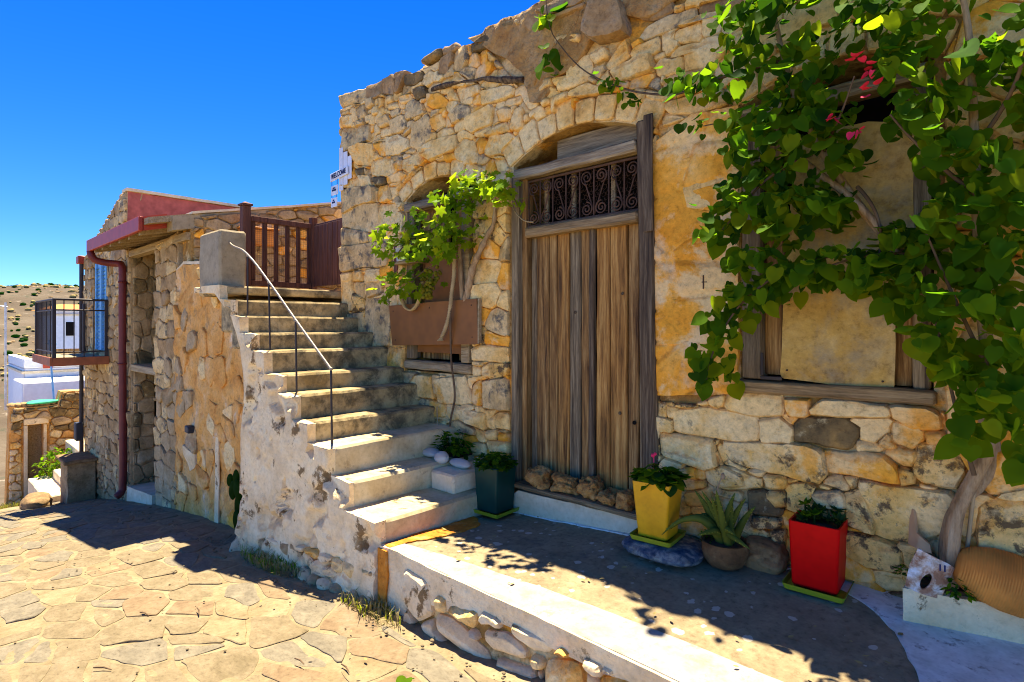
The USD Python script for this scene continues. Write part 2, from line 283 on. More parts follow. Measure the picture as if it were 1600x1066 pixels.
plain('pipe_red', (.15, .018, .012), .5, .4, 0, .12)
plain('pink_render', (.42, .105, .075), .9, .15, 0, .22, .4, 25)
plain('orange_steel', (.33, .095, .03), .6, .3, 0, .2)
plain('blue_paint', (.16, .40, .62), .6, .3, 0, .15)
plain('white_paint', (.74, .73, .70), .7, .3, 0, .05, .15)
surf('pot_green', [(.3, (.003, .022, .014)), (.6, (.006, .038, .024))], 6, bump=.06, bscale=20, rough=.36, spec=.22, dark=[(7, .6, .75, (.05, .05, .035), .35)], mott=.25)
surf('pot_yellow', [(.3, (.54, .245, .005)), (.6, (.66, .33, .008))], 6, bump=.06, bscale=20, rough=.36, spec=.25, dark=[(7, .6, .75, (.32, .17, .03), .4)], mott=.25)
surf('pot_red', [(.3, (.52, .002, .002)), (.6, (.62, .003, .003))], 6, bump=.06, bscale=20, rough=.4, spec=.06, dark=[(7, .6, .75, (.28, .02, .015), .4)], mott=.2)
plain('saucer_lime', (.26, .27, .012), .4, .4, 0, .08)
plain('terracotta', (.60, .225, .035), .75, .25, 0, .18, .3, 40)
surf('jar_clay', [(.3, (.50, .165, .020)), (.5, (.62, .225, .030)), (.7, (.66, .28, .05))], 5, bump=.35, bscale=8, dist=.008, stretch=(2.5, 26, 26), rough=.7, mott=.3)
plain('terracotta_pale', (.52, .32, .16), .8, .2, 0, .18, .3, 60)
plain('soil', (.07, .045, .025), .95, .1, 0, .4, .8, 60)
plain('pebble', (.50, .46, .38), .6, .3, 0, .1, .1)
plain('rope', (.42, .30, .14), .9, .15, 0, .2, .3, 200)
surf('bark', [(.3, (.20, .125, .06)), (.5, (.36, .24, .125)), (.75, (.47, .345, .20))], 6, bump=1.0, bscale=9, dist=.012, stretch=(5, 5, 1), mott=.6)
plain('bark_dark', (.12, .075, .04), .9, .15, 0, .25, .6, 70)
plain('cane', (.40, .30, .16), .7, .2, 0, .15, .2)
plain('dry_grass', (.34, .26, .09), .9, .1, 0, .3)
plain('dark_inside', (.012, .010, .008), .95, .05)
plain('sign_white', (.66, .67, .70), .7, .2, 0, .1)
plain('ink', (.02, .03, .08), .7, .2)
plain('tin', (.55, .55, .52), .4, .5, .4, .15)
plain('black_box', (.025, .025, .027), .5, .4)
plain('cloth_green', (.05, .42, .22), .8, .2)
surf('curb_paint', [(.3, (0.268, 0.227, 0.166)), (.5, (0.361, 0.327, 0.265)), (.8, (0.401, 0.375, 0.317))], 7, bump=.5, bscale=40, dist=.008, dark=[(10, .57, .66, (.24, .19, .12), .7)], mott=.4)
plain('petal', (.72, .03, .09), .6, .2, 0, .2)
surf('panel_board', [(.3, (.40, .225, .045)), (.5, (.54, .34, .085)), (.75, (.60, .46, .22))], 3, bump=.6, bscale=50, dist=.008, dark=[(9, .55, .66, (.20, .11, .03), .6), (2.4, .50, .62, (.30, .25, .16), .75)], mott=.7)
surf('rock_pumice', [(.3, (0.297, 0.130, 0.033)), (.5, (0.486, 0.247, 0.066)), (.75, (0.621, 0.377, 0.132))], 14, bump=1.0, bscale=45, dist=.02, dark=[(26, .56, .64, (.06, .03, .012), .8)])
surf('rock_grey', [(.3, (0.163, 0.103, 0.043)), (.6, (0.288, 0.176, 0.074)), (.85, (0.400, 0.255, 0.112))], 9, bump=.6, bscale=40, dist=.01)
surf('slab_blue', [(.35, (.03, .05, .085)), (.5, (.11, .125, .14)), (.66, (.38, .34, .26))], 16, bump=.6, bscale=40, dist=.01)
surf('hill_soil', [(.3, (.07, .05, .028)), (.5, (.11, .08, .046)), (.75, (.16, .125, .08))], .12, bump=.6, bscale=1.2, dist=.4, dark=[(.35, .55, .63, (.06, .06, .03), .8)], light=[(.5, .6, .68, (.36, .30, .22), .7)])
surf('bowl_clay', [(.3, (0.070, 0.034, 0.014)), (.55, (0.168, 0.081, 0.028)), (.8, (0.308, 0.184, 0.080))], 12, bump=.4, bscale=40)
surf('sherd_paint', [(.42, (.34, .17, .09)), (.5, (.55, .42, .30)), (.6, (.70, .68, .64))], 14, bump=.3, bscale=60)
def leafmat(name, col, tr, gloss=.7, k=.42):
    N = {'g': ('geometry', {}), 'ri': ('rgb_ramp', {'ramp': [(0, tuple(c * .7 for c in col)), (.5, col), (1, tuple(min(1, c * s) for c, s in zip(col, (1.7, 1.35, 1.2))))]}),
         'n': ('noise_texture', {'scale': 30.0, 'detail': 3.0}), 'mx': ('mix', {'mix_type': 'multiply', 'fac': .5}), 'rn': ('rgb_ramp', {'ramp': [(.3, (.6, .65, .5)), (.7, (1.15, 1.1, 1))]}),
         'p': ('principled_bsdf', {'roughness': gloss, 'specular_ior_level': .03}), 't': ('translucent_bsdf', {'color': tr}), 'm': ('mix_closure', {'fac': k})}
    MATS[name] = usdkit.material(stage, '/World/Looks/' + name, N, [('g.random_per_island', 'ri.fac'), ('g.position', 'n.vector'), ('n.fac', 'rn.fac'), ('ri.color', 'mx.color1'), ('rn.color', 'mx.color2'), ('mx.color', 'p.base_color'), ('p.BSDF', 'm.closure1'), ('t.BSDF', 'm.closure2')], surface='m.closure')
leafmat('leaf_a', (.055, .15, .008), (.18, .42, .008)); leafmat('leaf_b', (.10, .215, .008), (.30, .55, .01)); leafmat('leaf_c', (.022, .075, .010), (.10, .28, .008)); leafmat('leaf_d', (.22, .31, .010), (.45, .62, .01))
leafmat('leaf_grape', (.19, .36, .015), (.55, .78, .015), .5, .45); leafmat('leaf_grape2', (.28, .42, .018), (.68, .80, .02), .5, .45)
leafmat('leaf_pot', (.025, .10, .02), (.07, .22, .01)); leafmat('leaf_succ', (.05, .11, .025), (.08, .18, .01), .35, .15); leafmat('aloe', (.17, .235, .045), (.3, .42, .05), .4, .15); leafmat('leaf_gold', (.20, .22, .02), (.4, .45, .02))
leafmat('grape_skin', (.30, .30, .04), (.5, .5, .05), .3, .3)
def prj(p):
    q = np.asarray(p, float) - (0, -3.2, 1.37); d = max(q @ fwd, .3); return d, 800 + 880 * (q @ rgt) / d, 508 - 880 * q[2] / d
def seen(p, m=60): d, u, v = prj(p); return (np.asarray(p) - (0, -3.2, 1.37)) @ fwd > .3 and -m < u < 1600 + m and -m < v < 1066 + m
def lay_stones(parent, items, fn, name='stone', limit=300):
    """items: (outline, depth, material, seed, kwargs). The 300 that show largest become prims of their own, the rest one joined part per material."""
    L = []
    for g, dep, mt, sd, kw in items:
        if g.is_empty or g.area < .0006: continue
        c = g.centroid; w = fn(np.array([[c.x, c.y, 0.]]))[0]; d = prj(w)[0]
        L.append((g.area / d ** 2 if seen(w) else -1, g, dep, mt, sd, kw))
    L.sort(key=lambda t: -t[0]); rest = {}
    for i, (s, g, dep, mt, sd, kw) in enumerate(L):
        m = put(stone(g, dep, sd, **kw), fn)
        if i < limit and s > 1.2e-4: part(parent, name, face_out(m), mt, 32)
        else: rest.setdefault(str(mt.GetPath()), []).append(face_out(m))
    for k, ms in rest.items(): part(parent, 'small_' + name + 's', joined(ms), k, 50, kind='stuff')

# ================================================================= ground
from scipy.interpolate import PchipInterpolator
_sx = [-60, -40, -24, -16, -12.8, -8.3, -6.5, -5, -3.7, -3, -2.3, -1.56, 0, 4, 8]
_sz = [-7.5, -6.5, -4.4, -2.5, -1.80, -.96, -.70, -.55, -.43, -.37, -.34, -.25, -.12, .1, .25]
street_z = PchipInterpolator(_sx, _sz)
def terrain_z(x, y):
    x, y = np.asarray(x, float), np.asarray(y, float)
    z = np.interp(x, [-420, -300, -190, -150, -95, -60, -40, -20, -12, 10, 60, 400], [11, 10.2, 9, 6.4, -5.5, -9.5, -8.0, -4.6, -3.4, -2.6, -2.6, -4])
    far = np.clip((-x - 70) / 60, 0, 1)
    z = z + far * (9 * fb(np.stack([x, y, 0 * x], -1), .012, 5, 5) + 2.5 * fb(np.stack([x, y, 0 * x], -1), .07, 8, 4)) - far * .035 * np.clip(-y - 5, 0, 200) + far * np.clip(.06 * (y - 0), -4, 12)
    return z
gx = np.unique(np.r_[np.linspace(-420, -60, 150), np.linspace(-60, 20, 40), np.linspace(20, 420, 24)]); gy = np.unique(np.r_[np.linspace(-420, -60, 40), np.linspace(-60, 90, 110), np.linspace(90, 420, 40)])
GX, GY = np.meshgrid(gx, gy, indexing='ij')
def grid_faces(n, m):
    i, j = np.meshgrid(np.arange(n - 1), np.arange(m - 1), indexing='ij'); k = (i * m + j).ravel()
    return np.vstack([np.stack([k, k + m, k + m + 1], 1), np.stack([k, k + m + 1, k + 1], 1)])
hill = usdkit.mesh(stage, '/World/hillside', (np.stack([GX, GY, terrain_z(GX, GY)], -1).reshape(-1, 3), grid_faces(len(gx), len(gy))), M['hill_soil'], smooth=True).GetPrim()
tag(hill, 'dry brown stony hillside and valley beyond the houses', 'hillside', kind='structure')
# shrubs and boulders scattered over the far hill
def instancer(path, protos, pts, scales, yaw, label, cat):
    pi = UsdGeom.PointInstancer.Define(stage, path)
    for i, (mesh, mt) in enumerate(protos):
        usdkit.mesh(stage, f'{path}/kind_{i}', mesh, mt, smooth=50); pi.CreatePrototypesRel().AddTarget(f'{path}/kind_{i}')
    n = len(pts); r = np.random.default_rng(5)
    pi.CreateProtoIndicesAttr(Vt.IntArray.FromNumpy(r.integers(0, len(protos), n).astype(np.int32))); pi.CreatePositionsAttr(Vt.Vec3fArray.FromNumpy(np.asarray(pts, np.float32)))
    pi.CreateScalesAttr(Vt.Vec3fArray.FromNumpy(np.repeat(np.asarray(scales, np.float32)[:, None], 3, 1)))
    pi.CreateOrientationsAttr(Vt.QuathArray([Gf.Quath(float(math.cos(a / 2)), 0, 0, float(math.sin(a / 2))) for a in yaw]))
    tag(pi.GetPrim(), label, cat, kind='stuff')
r = np.random.default_rng(3)
hx, hy = -r.uniform(85, 215, 2600), r.uniform(-45, 75, 2600)
hp = np.stack([hx, hy, terrain_z(hx, hy) + .1], 1)
instancer('/World/hill_shrubs', [(rock((0, 0, .2), (1, 1, .6), s, .6, 2), M['leaf_c'] if s % 2 else M['dry_grass']) for s in range(4)], hp, r.uniform(.12, .5, 2600), r.uniform(0, 6.28, 2600), 'low dark shrubs scattered over the dry hill', 'shrubs')
hx, hy = -r.uniform(85, 215, 2200), r.uniform(-45, 75, 2200)
instancer('/World/hill_rocks', [(rock((0, 0, 0), (1, .8, .5), 20 + s, .5, 1, boxy=.4), M['rubble_grey']) for s in range(3)], np.stack([hx, hy, terrain_z(hx, hy)], 1), r.uniform(.1, .4, 2200), r.uniform(0, 6.28, 2200), 'pale boulders scattered over the dry hill', 'rocks')

# street: mortar bed with a stone slab paving
sxs, sys_ = np.arange(-24, 6.01, .1), np.r_[np.arange(-26, -8, .6), np.arange(-8, -.85, .1)]
SX, SY = np.meshgrid(sxs, sys_, indexing='ij')
def bed(x, y): return street_z(x) + .022 * 2 * fb(np.stack([x, y, 0 * x], -1), 1.6, 2, 4)
street = usdkit.mesh(stage, '/World/street', (np.stack([SX, SY, bed(SX, SY)], -1).reshape(-1, 3), grid_faces(len(sxs), len(sys_))), M['paving_mortar'], smooth=True).GetPrim()
tag(street, 'sloping lane paved with irregular flat stones', 'street', kind='structure')
reg = Polygon([(-13.6, -1.0), (-13.6, -3.6), (-9, -3.8), (-4.6, -3.6), (-2.2, -2.6), (-.9, -1.85), (-.9, -1.3), (-3.2, -1.32), (-5.2, -1.42), (-5.3, -1.1)])
items = []
for i, c in enumerate(cells(reg, .38, .20, 21, .6)):
    g = organic(c.buffer(-.010), i, .05, 4.0, .015)
    if g.is_empty or g.area < .003: continue
    mt = M[RNG.choice(['slab_tan', 'slab_grey', 'slab_rust', 'paving_mortar'], p=[.38, .34, .16, .12])]
    items.append((g, .001 + .008 * RNG.random(), mt, i, dict(back=.03, bevel=.010, rough=.006, tilt=.012)))
lay_stones(street, items, lambda v: np.stack([v[:, 0], v[:, 1], bed(v[:, 0], v[:, 1]) + v[:, 2]], 1), 'paving_slab')

# ================================================================= main house
TRACED = """g -548 383 -499 378 -498 365 -544 370
b -496 378 -472 377 -470 365 -476 362 -495 365
b -469 376 -452 377 -447 366 -452 358 -468 363
b -450 378 -431 374 -435 365 -442 358 -447 357
d -434 370 -406 366 -403 358 -418 357 -433 362
d -406 376 -381 378 -381 373 -397 371 -406 374
b -383 370 -366 370 -366 362 -371 360 -370 354 -384 357
b -379 378 -362 377 -359 372 -365 370 -378 372
g -364 369 -347 370 -345 358 -353 351 -365 355
d -342 369 -320 367 -318 361 -341 361
d -420 354 -403 352 -399 342 -415 343
g -431 342 -422 346 -411 340 -404 328 -420 327 -431 329
o -398 343 -384 340 -371 330 -376 326 -391 328 -398 333
c -362 338 -332 332 -330 326 -348 327 -350 323 -356 325
c -329 326 -305 324 -294 320 -295 315 -310 314 -328 315
o -303 312 -286 311 -286 306 -297 306 -304 309
g -370 317 -356 323 -345 318 -343 311 -366 309
c -349 309 -320 313 -316 309 -318 298 -341 295 -348 300
o -312 305 -305 307 -296 303 -297 297 -309 298
c -395 320 -379 321 -376 311 -389 309 -394 312
g -420 322 -399 325 -396 319 -394 304 -415 298 -424 303
c -412 297 -395 300 -360 299 -358 286 -396 284 -411 293
c -360 289 -350 293 -338 287 -334 271 -356 272 -360 279
o -334 285 -330 289 -321 284 -325 277 -332 276
c -319 289 -297 285 -290 276 -297 270 -320 272 -325 275
c -324 289 -313 294 -304 296 -299 289 -304 288 -322 288
c -463 318 -444 318 -428 309 -426 301 -444 299 -463 302
g -544 347 -518 342 -520 324 -537 321 -546 326
g -516 343 -493 339 -491 324 -518 324
c -474 330 -456 328 -454 321 -472 322
g -455 333 -444 335 -433 333 -429 320 -442 318 -454 321
g -478 339 -460 341 -456 331 -474 332
c -500 349 -488 349 -487 342 -498 342
c -544 360 -525 358 -523 346 -542 349
g -517 361 -500 361 -498 348 -513 350
g -498 365 -485 365 -483 356 -496 356
c -462 351 -444 349 -442 342 -460 346
g -456 344 -441 342 -440 336 -454 337
o -442 353 -424 351 -422 345 -437 345
c -484 353 -476 354 -474 345 -484 346
c -527 322 -507 323 -487 318 -485 308 -491 298 -516 303
o -483 317 -464 315 -464 303 -472 304
c -428 292 -415 296 -403 285 -408 282 -428 286
o -374 284 -362 283 -361 276 -373 278
o -296 294 -292 302 -285 303 -285 285 -296 287
b -223 340 -218 353 -198 347 -194 339 -193 326 -204 325 -217 328 -223 334
b -283 363 -278 369 -266 364 -264 356 -275 356
d -341 367 -325 371 -305 367 -303 360 -318 359 -338 361
d -312 374 -290 371 -291 365 -306 364
c -210 311 -205 316 -194 322 -192 310 -204 306 -210 309
c -223 320 -211 324 -209 316 -218 315
c -250 304 -248 310 -242 311 -242 320 -227 323 -224 317 -223 311 -226 305 -238 303
c -240 301 -225 303 -214 296 -214 294 -233 296 -240 298
c -257 301 -242 301 -239 291 -256 291
c -229 292 -215 293 -215 289 -228 288
o -238 296 -233 294 -230 289 -234 287 -239 291
c -271 306 -257 310 -252 306 -253 302 -266 302
g -253 344 -241 342 -242 337 -252 338
c -240 341 -230 337 -231 333 -240 336
c -266 302 -259 302 -258 298 -265 297
c -190 310 -185 314 -172 315 -172 308 -175 306 -188 307
c -208 306 -187 307 -176 306 -175 296 -187 296 -202 297
c -174 298 -170 302 -162 299 -156 299 -156 290 -168 291 -172 292
g -185 319 -180 325 -165 326 -148 324 -147 319 -160 318 -182 317
c -161 311 -160 315 -144 315 -143 303 -157 308
c -181 285 -164 278 -164 276 -171 273 -180 276
c -168 272 -164 274 -137 273 -135 263 -148 262 -164 267
c -192 288 -182 286 -182 278 -189 281
c -134 314 -120 316 -120 309 -130 308
c -175 305 -168 305 -168 302 -174 302
o -190 318 -183 318 -182 315 -189 314
b -184 340 -164 336 -162 328 -175 328 -185 333
b -145 325 -121 321 -120 317 -134 318 -145 321
g -548 283 -481 275 -480 260 -504 261 -546 257
g -548 256 -509 261 -476 257 -474 226 -498 232 -546 243
g -548 241 -496 231 -493 221 -527 220 -548 224
g -548 220 -474 219 -461 217 -460 195 -476 194 -498 196 -545 194
o -476 273 -458 272 -454 258 -470 257 -477 261
d -488 284 -464 281 -464 274 -478 275
c -491 301 -468 301 -452 295 -452 281 -476 284 -489 289
c -437 292 -422 293 -418 281 -428 279 -437 284
c -474 256 -444 252 -444 232 -470 230 -474 240
c -511 291 -491 287 -487 277 -504 278
d -518 298 -499 296 -500 289 -513 291
c -546 192 -525 193 -525 183 -546 184
c -524 193 -504 192 -504 182 -524 183
c -496 192 -472 192 -474 180 -498 181
o -462 281 -439 282 -429 276 -444 273 -462 275
o -452 292 -439 293 -439 284 -450 281
c -548 192 -526 191 -520 153 -545 151
g -496 191 -472 189 -472 168 -498 165
g -503 163 -457 164 -454 134 -457 118 -494 116 -503 143
g -518 181 -501 180 -503 165 -516 168
g -543 148 -507 149 -499 121 -528 122
c -347 115 -332 121 -303 119 -302 108 -325 108 -344 109
c -433 90 -394 92 -392 72 -415 72 -433 76
c -391 89 -351 94 -342 73 -356 70 -386 69
g -328 92 -302 95 -300 71 -327 70
c -323 59 -311 68 -301 68 -300 56 -313 56
g -374 50 -360 56 -336 50 -338 47 -372 44
c -347 104 -332 102 -330 96 -348 95
c -330 103 -317 107 -317 97 -329 96
o -340 88 -330 92 -330 72 -339 72
c -351 66 -325 66 -327 52 -349 56
c -325 51 -312 54 -312 47 -323 46
o -310 52 -300 53 -300 47 -310 46
c -323 44 -301 46 -300 39 -319 36
c -472 116 -438 115 -437 83 -457 94
c -398 69 -376 68 -376 58 -394 56
c -338 41 -325 41 -323 33 -340 30
o -172 259 -136 253 -135 240 -148 240 -171 240
o -166 237 -138 237 -136 233 -157 231 -166 231
c -155 228 -123 230 -122 207 -144 205 -153 207 -155 218
o -172 232 -165 228 -160 205 -172 204
o -172 203 -123 204 -123 176 -152 177 -172 177
o -172 174 -158 174 -157 155 -172 154
c -155 171 -123 173 -123 154 -155 155
o -172 152 -126 153 -123 127 -172 125
o -172 122 -123 125 -123 109 -172 106
o -172 105 -123 109 -124 101 -150 91 -172 90
c -130 91 -128 98 -119 99 -100 99 -99 90 -112 87 -128 89
o -98 98 -86 98 -87 90 -96 89
c -162 85 -140 89 -112 86 -110 82 -112 74 -124 72 -140 72 -161 73
c -110 86 -100 87 -94 82 -95 75 -110 73
d -93 85 -89 89 -70 91 -64 87 -65 81 -68 76 -77 76 -93 77
c -171 70 -138 71 -136 60 -135 56 -143 53 -158 55 -170 57
l -131 70 -88 75 -80 73 -78 61 -82 56 -96 57 -120 59 -130 61
l -140 53 -131 56 -119 52 -119 48 -128 45 -139 45
c -166 87 -161 87 -159 85 -162 81 -166 81
o -160 50 -148 52 -147 46 -159 47
c -86 92 -80 99 -51 101 -51 94 -72 92
o -51 100 -37 101 -32 96 -32 90 -43 89 -50 94
c -50 91 -38 89 -38 85 -42 80 -50 82
o -79 73 -54 75 -48 70 -48 63 -78 63
l -40 82 -35 83 -25 81 -22 74 -27 64 -38 65 -42 69
c -53 77 -47 79 -41 78 -42 72 -47 72
l -64 60 -45 61 -27 62 -26 54 -30 45 -42 36 -58 35 -61 47
l -70 34 -57 34 -47 32 -47 21 -61 20 -70 24
l -70 53 -64 56 -60 47 -58 36 -69 38
g -85 51 -72 54 -70 46 -76 45 -83 47
g -80 57 -72 62 -68 57 -70 55
o -15 83 -7 84 -4 82 -4 67 -16 65
l -18 61 -4 63 -4 42 -10 39 -19 42
o -37 88 -32 89 -30 84 -36 83
l -48 70 -42 69 -42 64 -46 62
l -141 52 -126 56 -110 52 -110 49 -128 44 -140 45
d -117 45 -109 47 -99 38 -101 35 -116 34
l -107 46 -98 48 -98 41 -104 39
l -109 55 -98 56 -98 51 -107 48
l -154 36 -140 42 -137 34 -152 29
l -114 32 -106 32 -99 32 -101 28 -114 26
l -105 26 -98 28 -98 20 -104 19
o -159 50 -142 53 -142 47 -158 45"""
house = thing('stone_house', 'old rubble stone house with a weathered plank door and shuttered arched windows', 'house')
WX0, WX1, WT = -5.49, 3.6, 3.80
def arc(x0, x1, zs, rise, n=15):
    t = np.linspace(0, 1, n); return [(x0 + (x1 - x0) * k, zs + rise * (1 - (2 * k - 1) ** 2)) for k in t]
door_open = Polygon([(-2.97, -.2), (-2.97, 2.60)] + arc(-2.97, -1.77, 2.60, .165) + [(-1.77, -.2)])
winl_open = Polygon([(-4.34, .95), (-4.34, 2.55)] + arc(-4.34, -3.42, 2.53, .145) + [(-3.42, .95)])
winr_open = Polygon([(-1.215, 1.0), (-1.215, 2.60)] + arc(-1.215, -.345, 2.60, .12) + [(-.345, 1.0)])
openings = unary_union([door_open, winl_open, winr_open])
tx = np.linspace(WX0, WX1, 70); tz = WT - .09 + .05 * fb(np.c_[tx, 0 * tx, 0 * tx], 2.2, 4, 3)
face = Polygon([(WX0, -1.2), (WX1, -1.2)] + list(zip(tx[::-1], tz[::-1])))
vf = slab(face.difference(openings), .45, .065, .022, 3.5, 3)
wall = part(house, 'wall', face_out(put(vf, to_front(.45))), M['mortar_ochre'], 40)
for nm, mesh in (('side_wall', box(WX0 + .02, WX0 + .5, .46, 5.4, -1.2, 3.7, .01)), ('side_wall', box(WX1 - .5, WX1 - .01, .46, 5.4, -1.2, 3.7, .01)), ('rear_wall', box(WX0 + .51, WX1 - .51, 5.0, 5.4, -1.2, 3.7, .01)), ('roof', box(WX0 + .51, WX1 - .51, .46, 4.99, 3.35, 3.55, .01)), ('inner_floor', box(WX0 + .51, WX1 - .51, .46, 4.99, -.2, -.1, .01))):
    part(house, nm, mesh, M['rubble_tan'] if 'wall' in nm else M['concrete'])
# earth render over the top of the wall, right of the timber
er = Polygon([(-3.45, 3.74), (-3.0, 3.42), (-2.85, 3.28), (-2.78, 3.02), (-2.62, 3.0), (-2.5, 3.15), (-2.36, 3.18), (-2.2, 3.33), (-1.95, 3.36), (-1.78, 3.3), (-1.3, 3.42), (-.4, 3.35), (.6, 3.3), (1.8, 3.4), (3.5, 3.35), (3.5, 3.72), (1.5, 3.7), (-1, 3.71)])
er = er.segmentize(.06); er = Polygon(np.array(er.exterior.coords)[:-1] + .05 * np.stack([fb(np.c_[np.array(er.exterior.coords)[:-1], np.zeros(len(er.exterior.coords) - 1)], 5, k, 3) for k in (1, 2)], 1)).buffer(0)
vf = slab(er, .055, .035, .035, 9, 9); part(house, 'earth_render', face_out(put(vf, to_front(.012))), M['earth_render'], 50)

pp = Polygon([(-1.755, .93), (-1.225, .98), (-1.225, 2.6), (-1.5, 2.62), (-1.755, 2.5)])
vf = slab(pp, .045, .022, .010, 6, 19); v = vf[0]; v[:, 2] += np.clip(v[:, 2] / .045, 0, 1) * rubble_bump(v[:, :2], .42, .24, 5, .020, .018)
part(house, 'ochre_plaster', face_out(put((v, vf[1]), to_front(.025))), M['stone_ochre'], 50)
TONE = dict(c='stone_cream', g='stone_grey', d='stone_dark', b='stone_brown', o='stone_ochre', l='stone_lichen')
items, used = [], []
def ringed(ax0, ax1, zs, rise, thick, n, seed, skip=()):
    """voussoirs round a segmental arch"""
    P = np.array(arc(ax0, ax1, zs, rise, n + 1)); r = np.random.default_rng(seed); out = []
    cx, cz = (ax0 + ax1) / 2, zs - 1.1
    for i in range(n):
        a, b = P[i], P[i + 1]; th = thick * r.uniform(.85, 1.15)
        d1 = a - (cx, cz); d2 = b - (cx, cz); d1 /= np.linalg.norm(d1); d2 /= np.linalg.norm(d2)
        out.append(Polygon([a, b, b + d2 * th, a + d1 * th]).buffer(-.006))
    return out
for vs, sd in ((ringed(-3.0, -1.74, 2.585, .185, .185, 8, 1), 0), (ringed(-4.40, -3.36, 2.51, .165, .15, 6, 2), 20), (ringed(-1.26, -.30, 2.585, .135, .16, 6, 3), 40)):
    for i, g in enumerate(vs):
        g = organic(g, sd + i, .004, 9, .012); used.append(g)
        items.append((g, .022, M['stone_cream'], sd + i, dict(back=.12, bevel=.014, rough=.006, tilt=.02)))
for k, l in enumerate(TRACED.split('\n')):
    t, *n = l.split(); n = np.array(n, float).reshape(-1, 2) / 100
    g = Polygon(n).buffer(0)
    if hasattr(g, 'geoms'): g = max(g.geoms, key=lambda q: q.area)
    g = g.buffer(-.002).difference(openings.buffer(.012)).difference(unary_union(used) if used else Polygon())
    if hasattr(g, 'geoms'): g = max(g.geoms, key=lambda q: q.area)
    if g.is_empty or g.area < .0008: continue
    used.append(g)
    cx, cz = g.centroid.coords[0]; big = g.area > .05
    soft = -1.75 < cx < -1.2 and cz > .7
    if soft and t == 'o' and k % 3: continue
    dep = (.030 if soft else .03) + .028 * RNG.random() * (0 if soft else 1); bv = .02
    if t == 'b' and cx > -2.5 and cz > 3.2 and g.area > .04: dep = .13
    items.append((organic(g.buffer(.012), k, .014, 14, .006 if soft else .010), dep, M[TONE[t]], 100 + k, dict(bevel=bv, rough=.004 if soft else .015, tilt=.02 if soft else .09)))
occ = unary_union([u.buffer(.010) for u in used] + [openings.buffer(.02)])
free = face.buffer(-.015).difference(occ)
def fill(region, sx, sz, seed, tones, dep=(.02, .05), gap=.004):
    for i, c in enumerate(cells(region, sx, sz, seed)):
        g = organic(c.buffer(.002), seed * 100 + i, .014, 14, .009)
        if g.is_empty or g.area < .0008: continue
        items.append((g, RNG.uniform(*dep), M[RNG.choice(tones)], seed * 1000 + i, dict(bevel=.014, rough=.014, tilt=.09)))
fill(free.intersection(Polygon([(WX0, 2.45), (-1.7, 2.45), (-1.7, 3.05), (-2.9, 3.2), (-3.5, 3.9), (WX0, 3.9)])), .16, .105, 1, ['stone_cream', 'stone_cream', 'stone_grey', 'stone_ochre'])
fill(free.intersection(sbox(WX0, -1.2, -3.0, 2.45)), .26, .17, 2, ['stone_cream', 'stone_cream', 'stone_grey', 'stone_ochre', 'stone_lichen'])
fill(free.intersection(sbox(-1.75, -.2, -.3, .98)), .2, .13, 4, ['stone_lichen', 'stone_ochre', 'stone_lichen', 'stone_cream'])
fill(free.intersection(Polygon([(-1.7, 2.6), (-.3, 2.6), (-.3, 3.3), (-1.7, 3.3)])), .27, .15, 5, ['stone_cream', 'stone_cream', 'stone_ochre'])
fill(free.intersection(sbox(-.3, -.2, 1.3, 3.3)), .3, .2, 6, ['stone_ochre', 'stone_cream', 'stone_ochre', 'stone_lichen'])
fill(free.intersection(sbox(1.3, -.2, WX1, 3.3)), .5, .3, 7, ['stone_ochre', 'stone_cream'])
fill(free.intersection(Polygon([(-2.7, 3.55), (3.4, 3.5), (3.4, 3.8), (-3.2, 3.8)])), .28, .11, 8, ['stone_dark', 'stone_brown', 'stone_grey'], (.05, .075))
lay_stones(wall, items, to_front(0.0))
# coping rubble on the wall top
cop = {}
x = WX0 + .05
while x < WX1:
    w = RNG.uniform(.07, .2); mt = RNG.choice(['stone_dark', 'stone_grey', 'stone_brown'])
    cop.setdefault(mt, []).append(rock((x + w / 2, RNG.uniform(.12, .22), float(np.interp(x, tx, tz)) + RNG.uniform(-.02, .015)), (w * .55, .1, RNG.uniform(.03, .065)), int(RNG.integers(1e5)), .35, 2, boxy=.5)); x += w * RNG.uniform(.7, 1.0)
k = 0
for mt, ms in cop.items():
    for m in ms: part(house, 'coping_stone', m, M[mt], 50)

# arch soffits are the wall's own reveals; weathered timber built into the wall
px_ = smoothpath([(-3.93, -.025, 3.455), (-3.7, -.04, 3.43), (-3.45, -.045, 3.385), (-3.25, -.05, 3.345), (-3.0, -.04, 3.265), (-2.84, -.03, 3.225)], 22)
tb = tube(px_, .019 + .010 * np.sin(np.linspace(0, 9, 22)) * np.linspace(.4, 1, 22), 7); tb.vertices += .034 * np.stack([fb(tb.vertices, 14, k, 3) for k in range(3)], 1)
part(house, 'built_in_timber', tb, M['wood_darkgrey'], 30)

# ---- door
def plank(x0, x1, y0, y1, z0, z1, seed=0, b=.005, amp=.004, edge=.09, ends=.0):
    m = tm(m3.Manifold.hull_points(np.array(box(x0, x1, y0, y1, z0, z1, b).vertices)).refine_to_length(edge)); v = m.vertices.copy(); 
    v += amp * 2 * np.stack([fb(np.c_[v[:, 0] * 5, v[:, 1] * 5, v[:, 2] * 2.2] + seed * 3.3, 1.0, seed + k, 3) for k in range(3)], 1)
    if ends: v[:, 2] += ends * (np.abs(v[:, 2] - (z0 + z1) / 2) > (z1 - z0) / 2 - .03) * fb(np.c_[v[:, 0] * 40, v[:, 1], v[:, 1]], 1, seed, 2)
    return trimesh.Trimesh(v, m.faces, process=False)
door = part(house, 'door', plank(-2.965, -2.885, -.035, .07, .16, 2.50, 1, .01, .008), M['wood_grey'], 40, label='weathered grey wooden door frame and plank leaves')
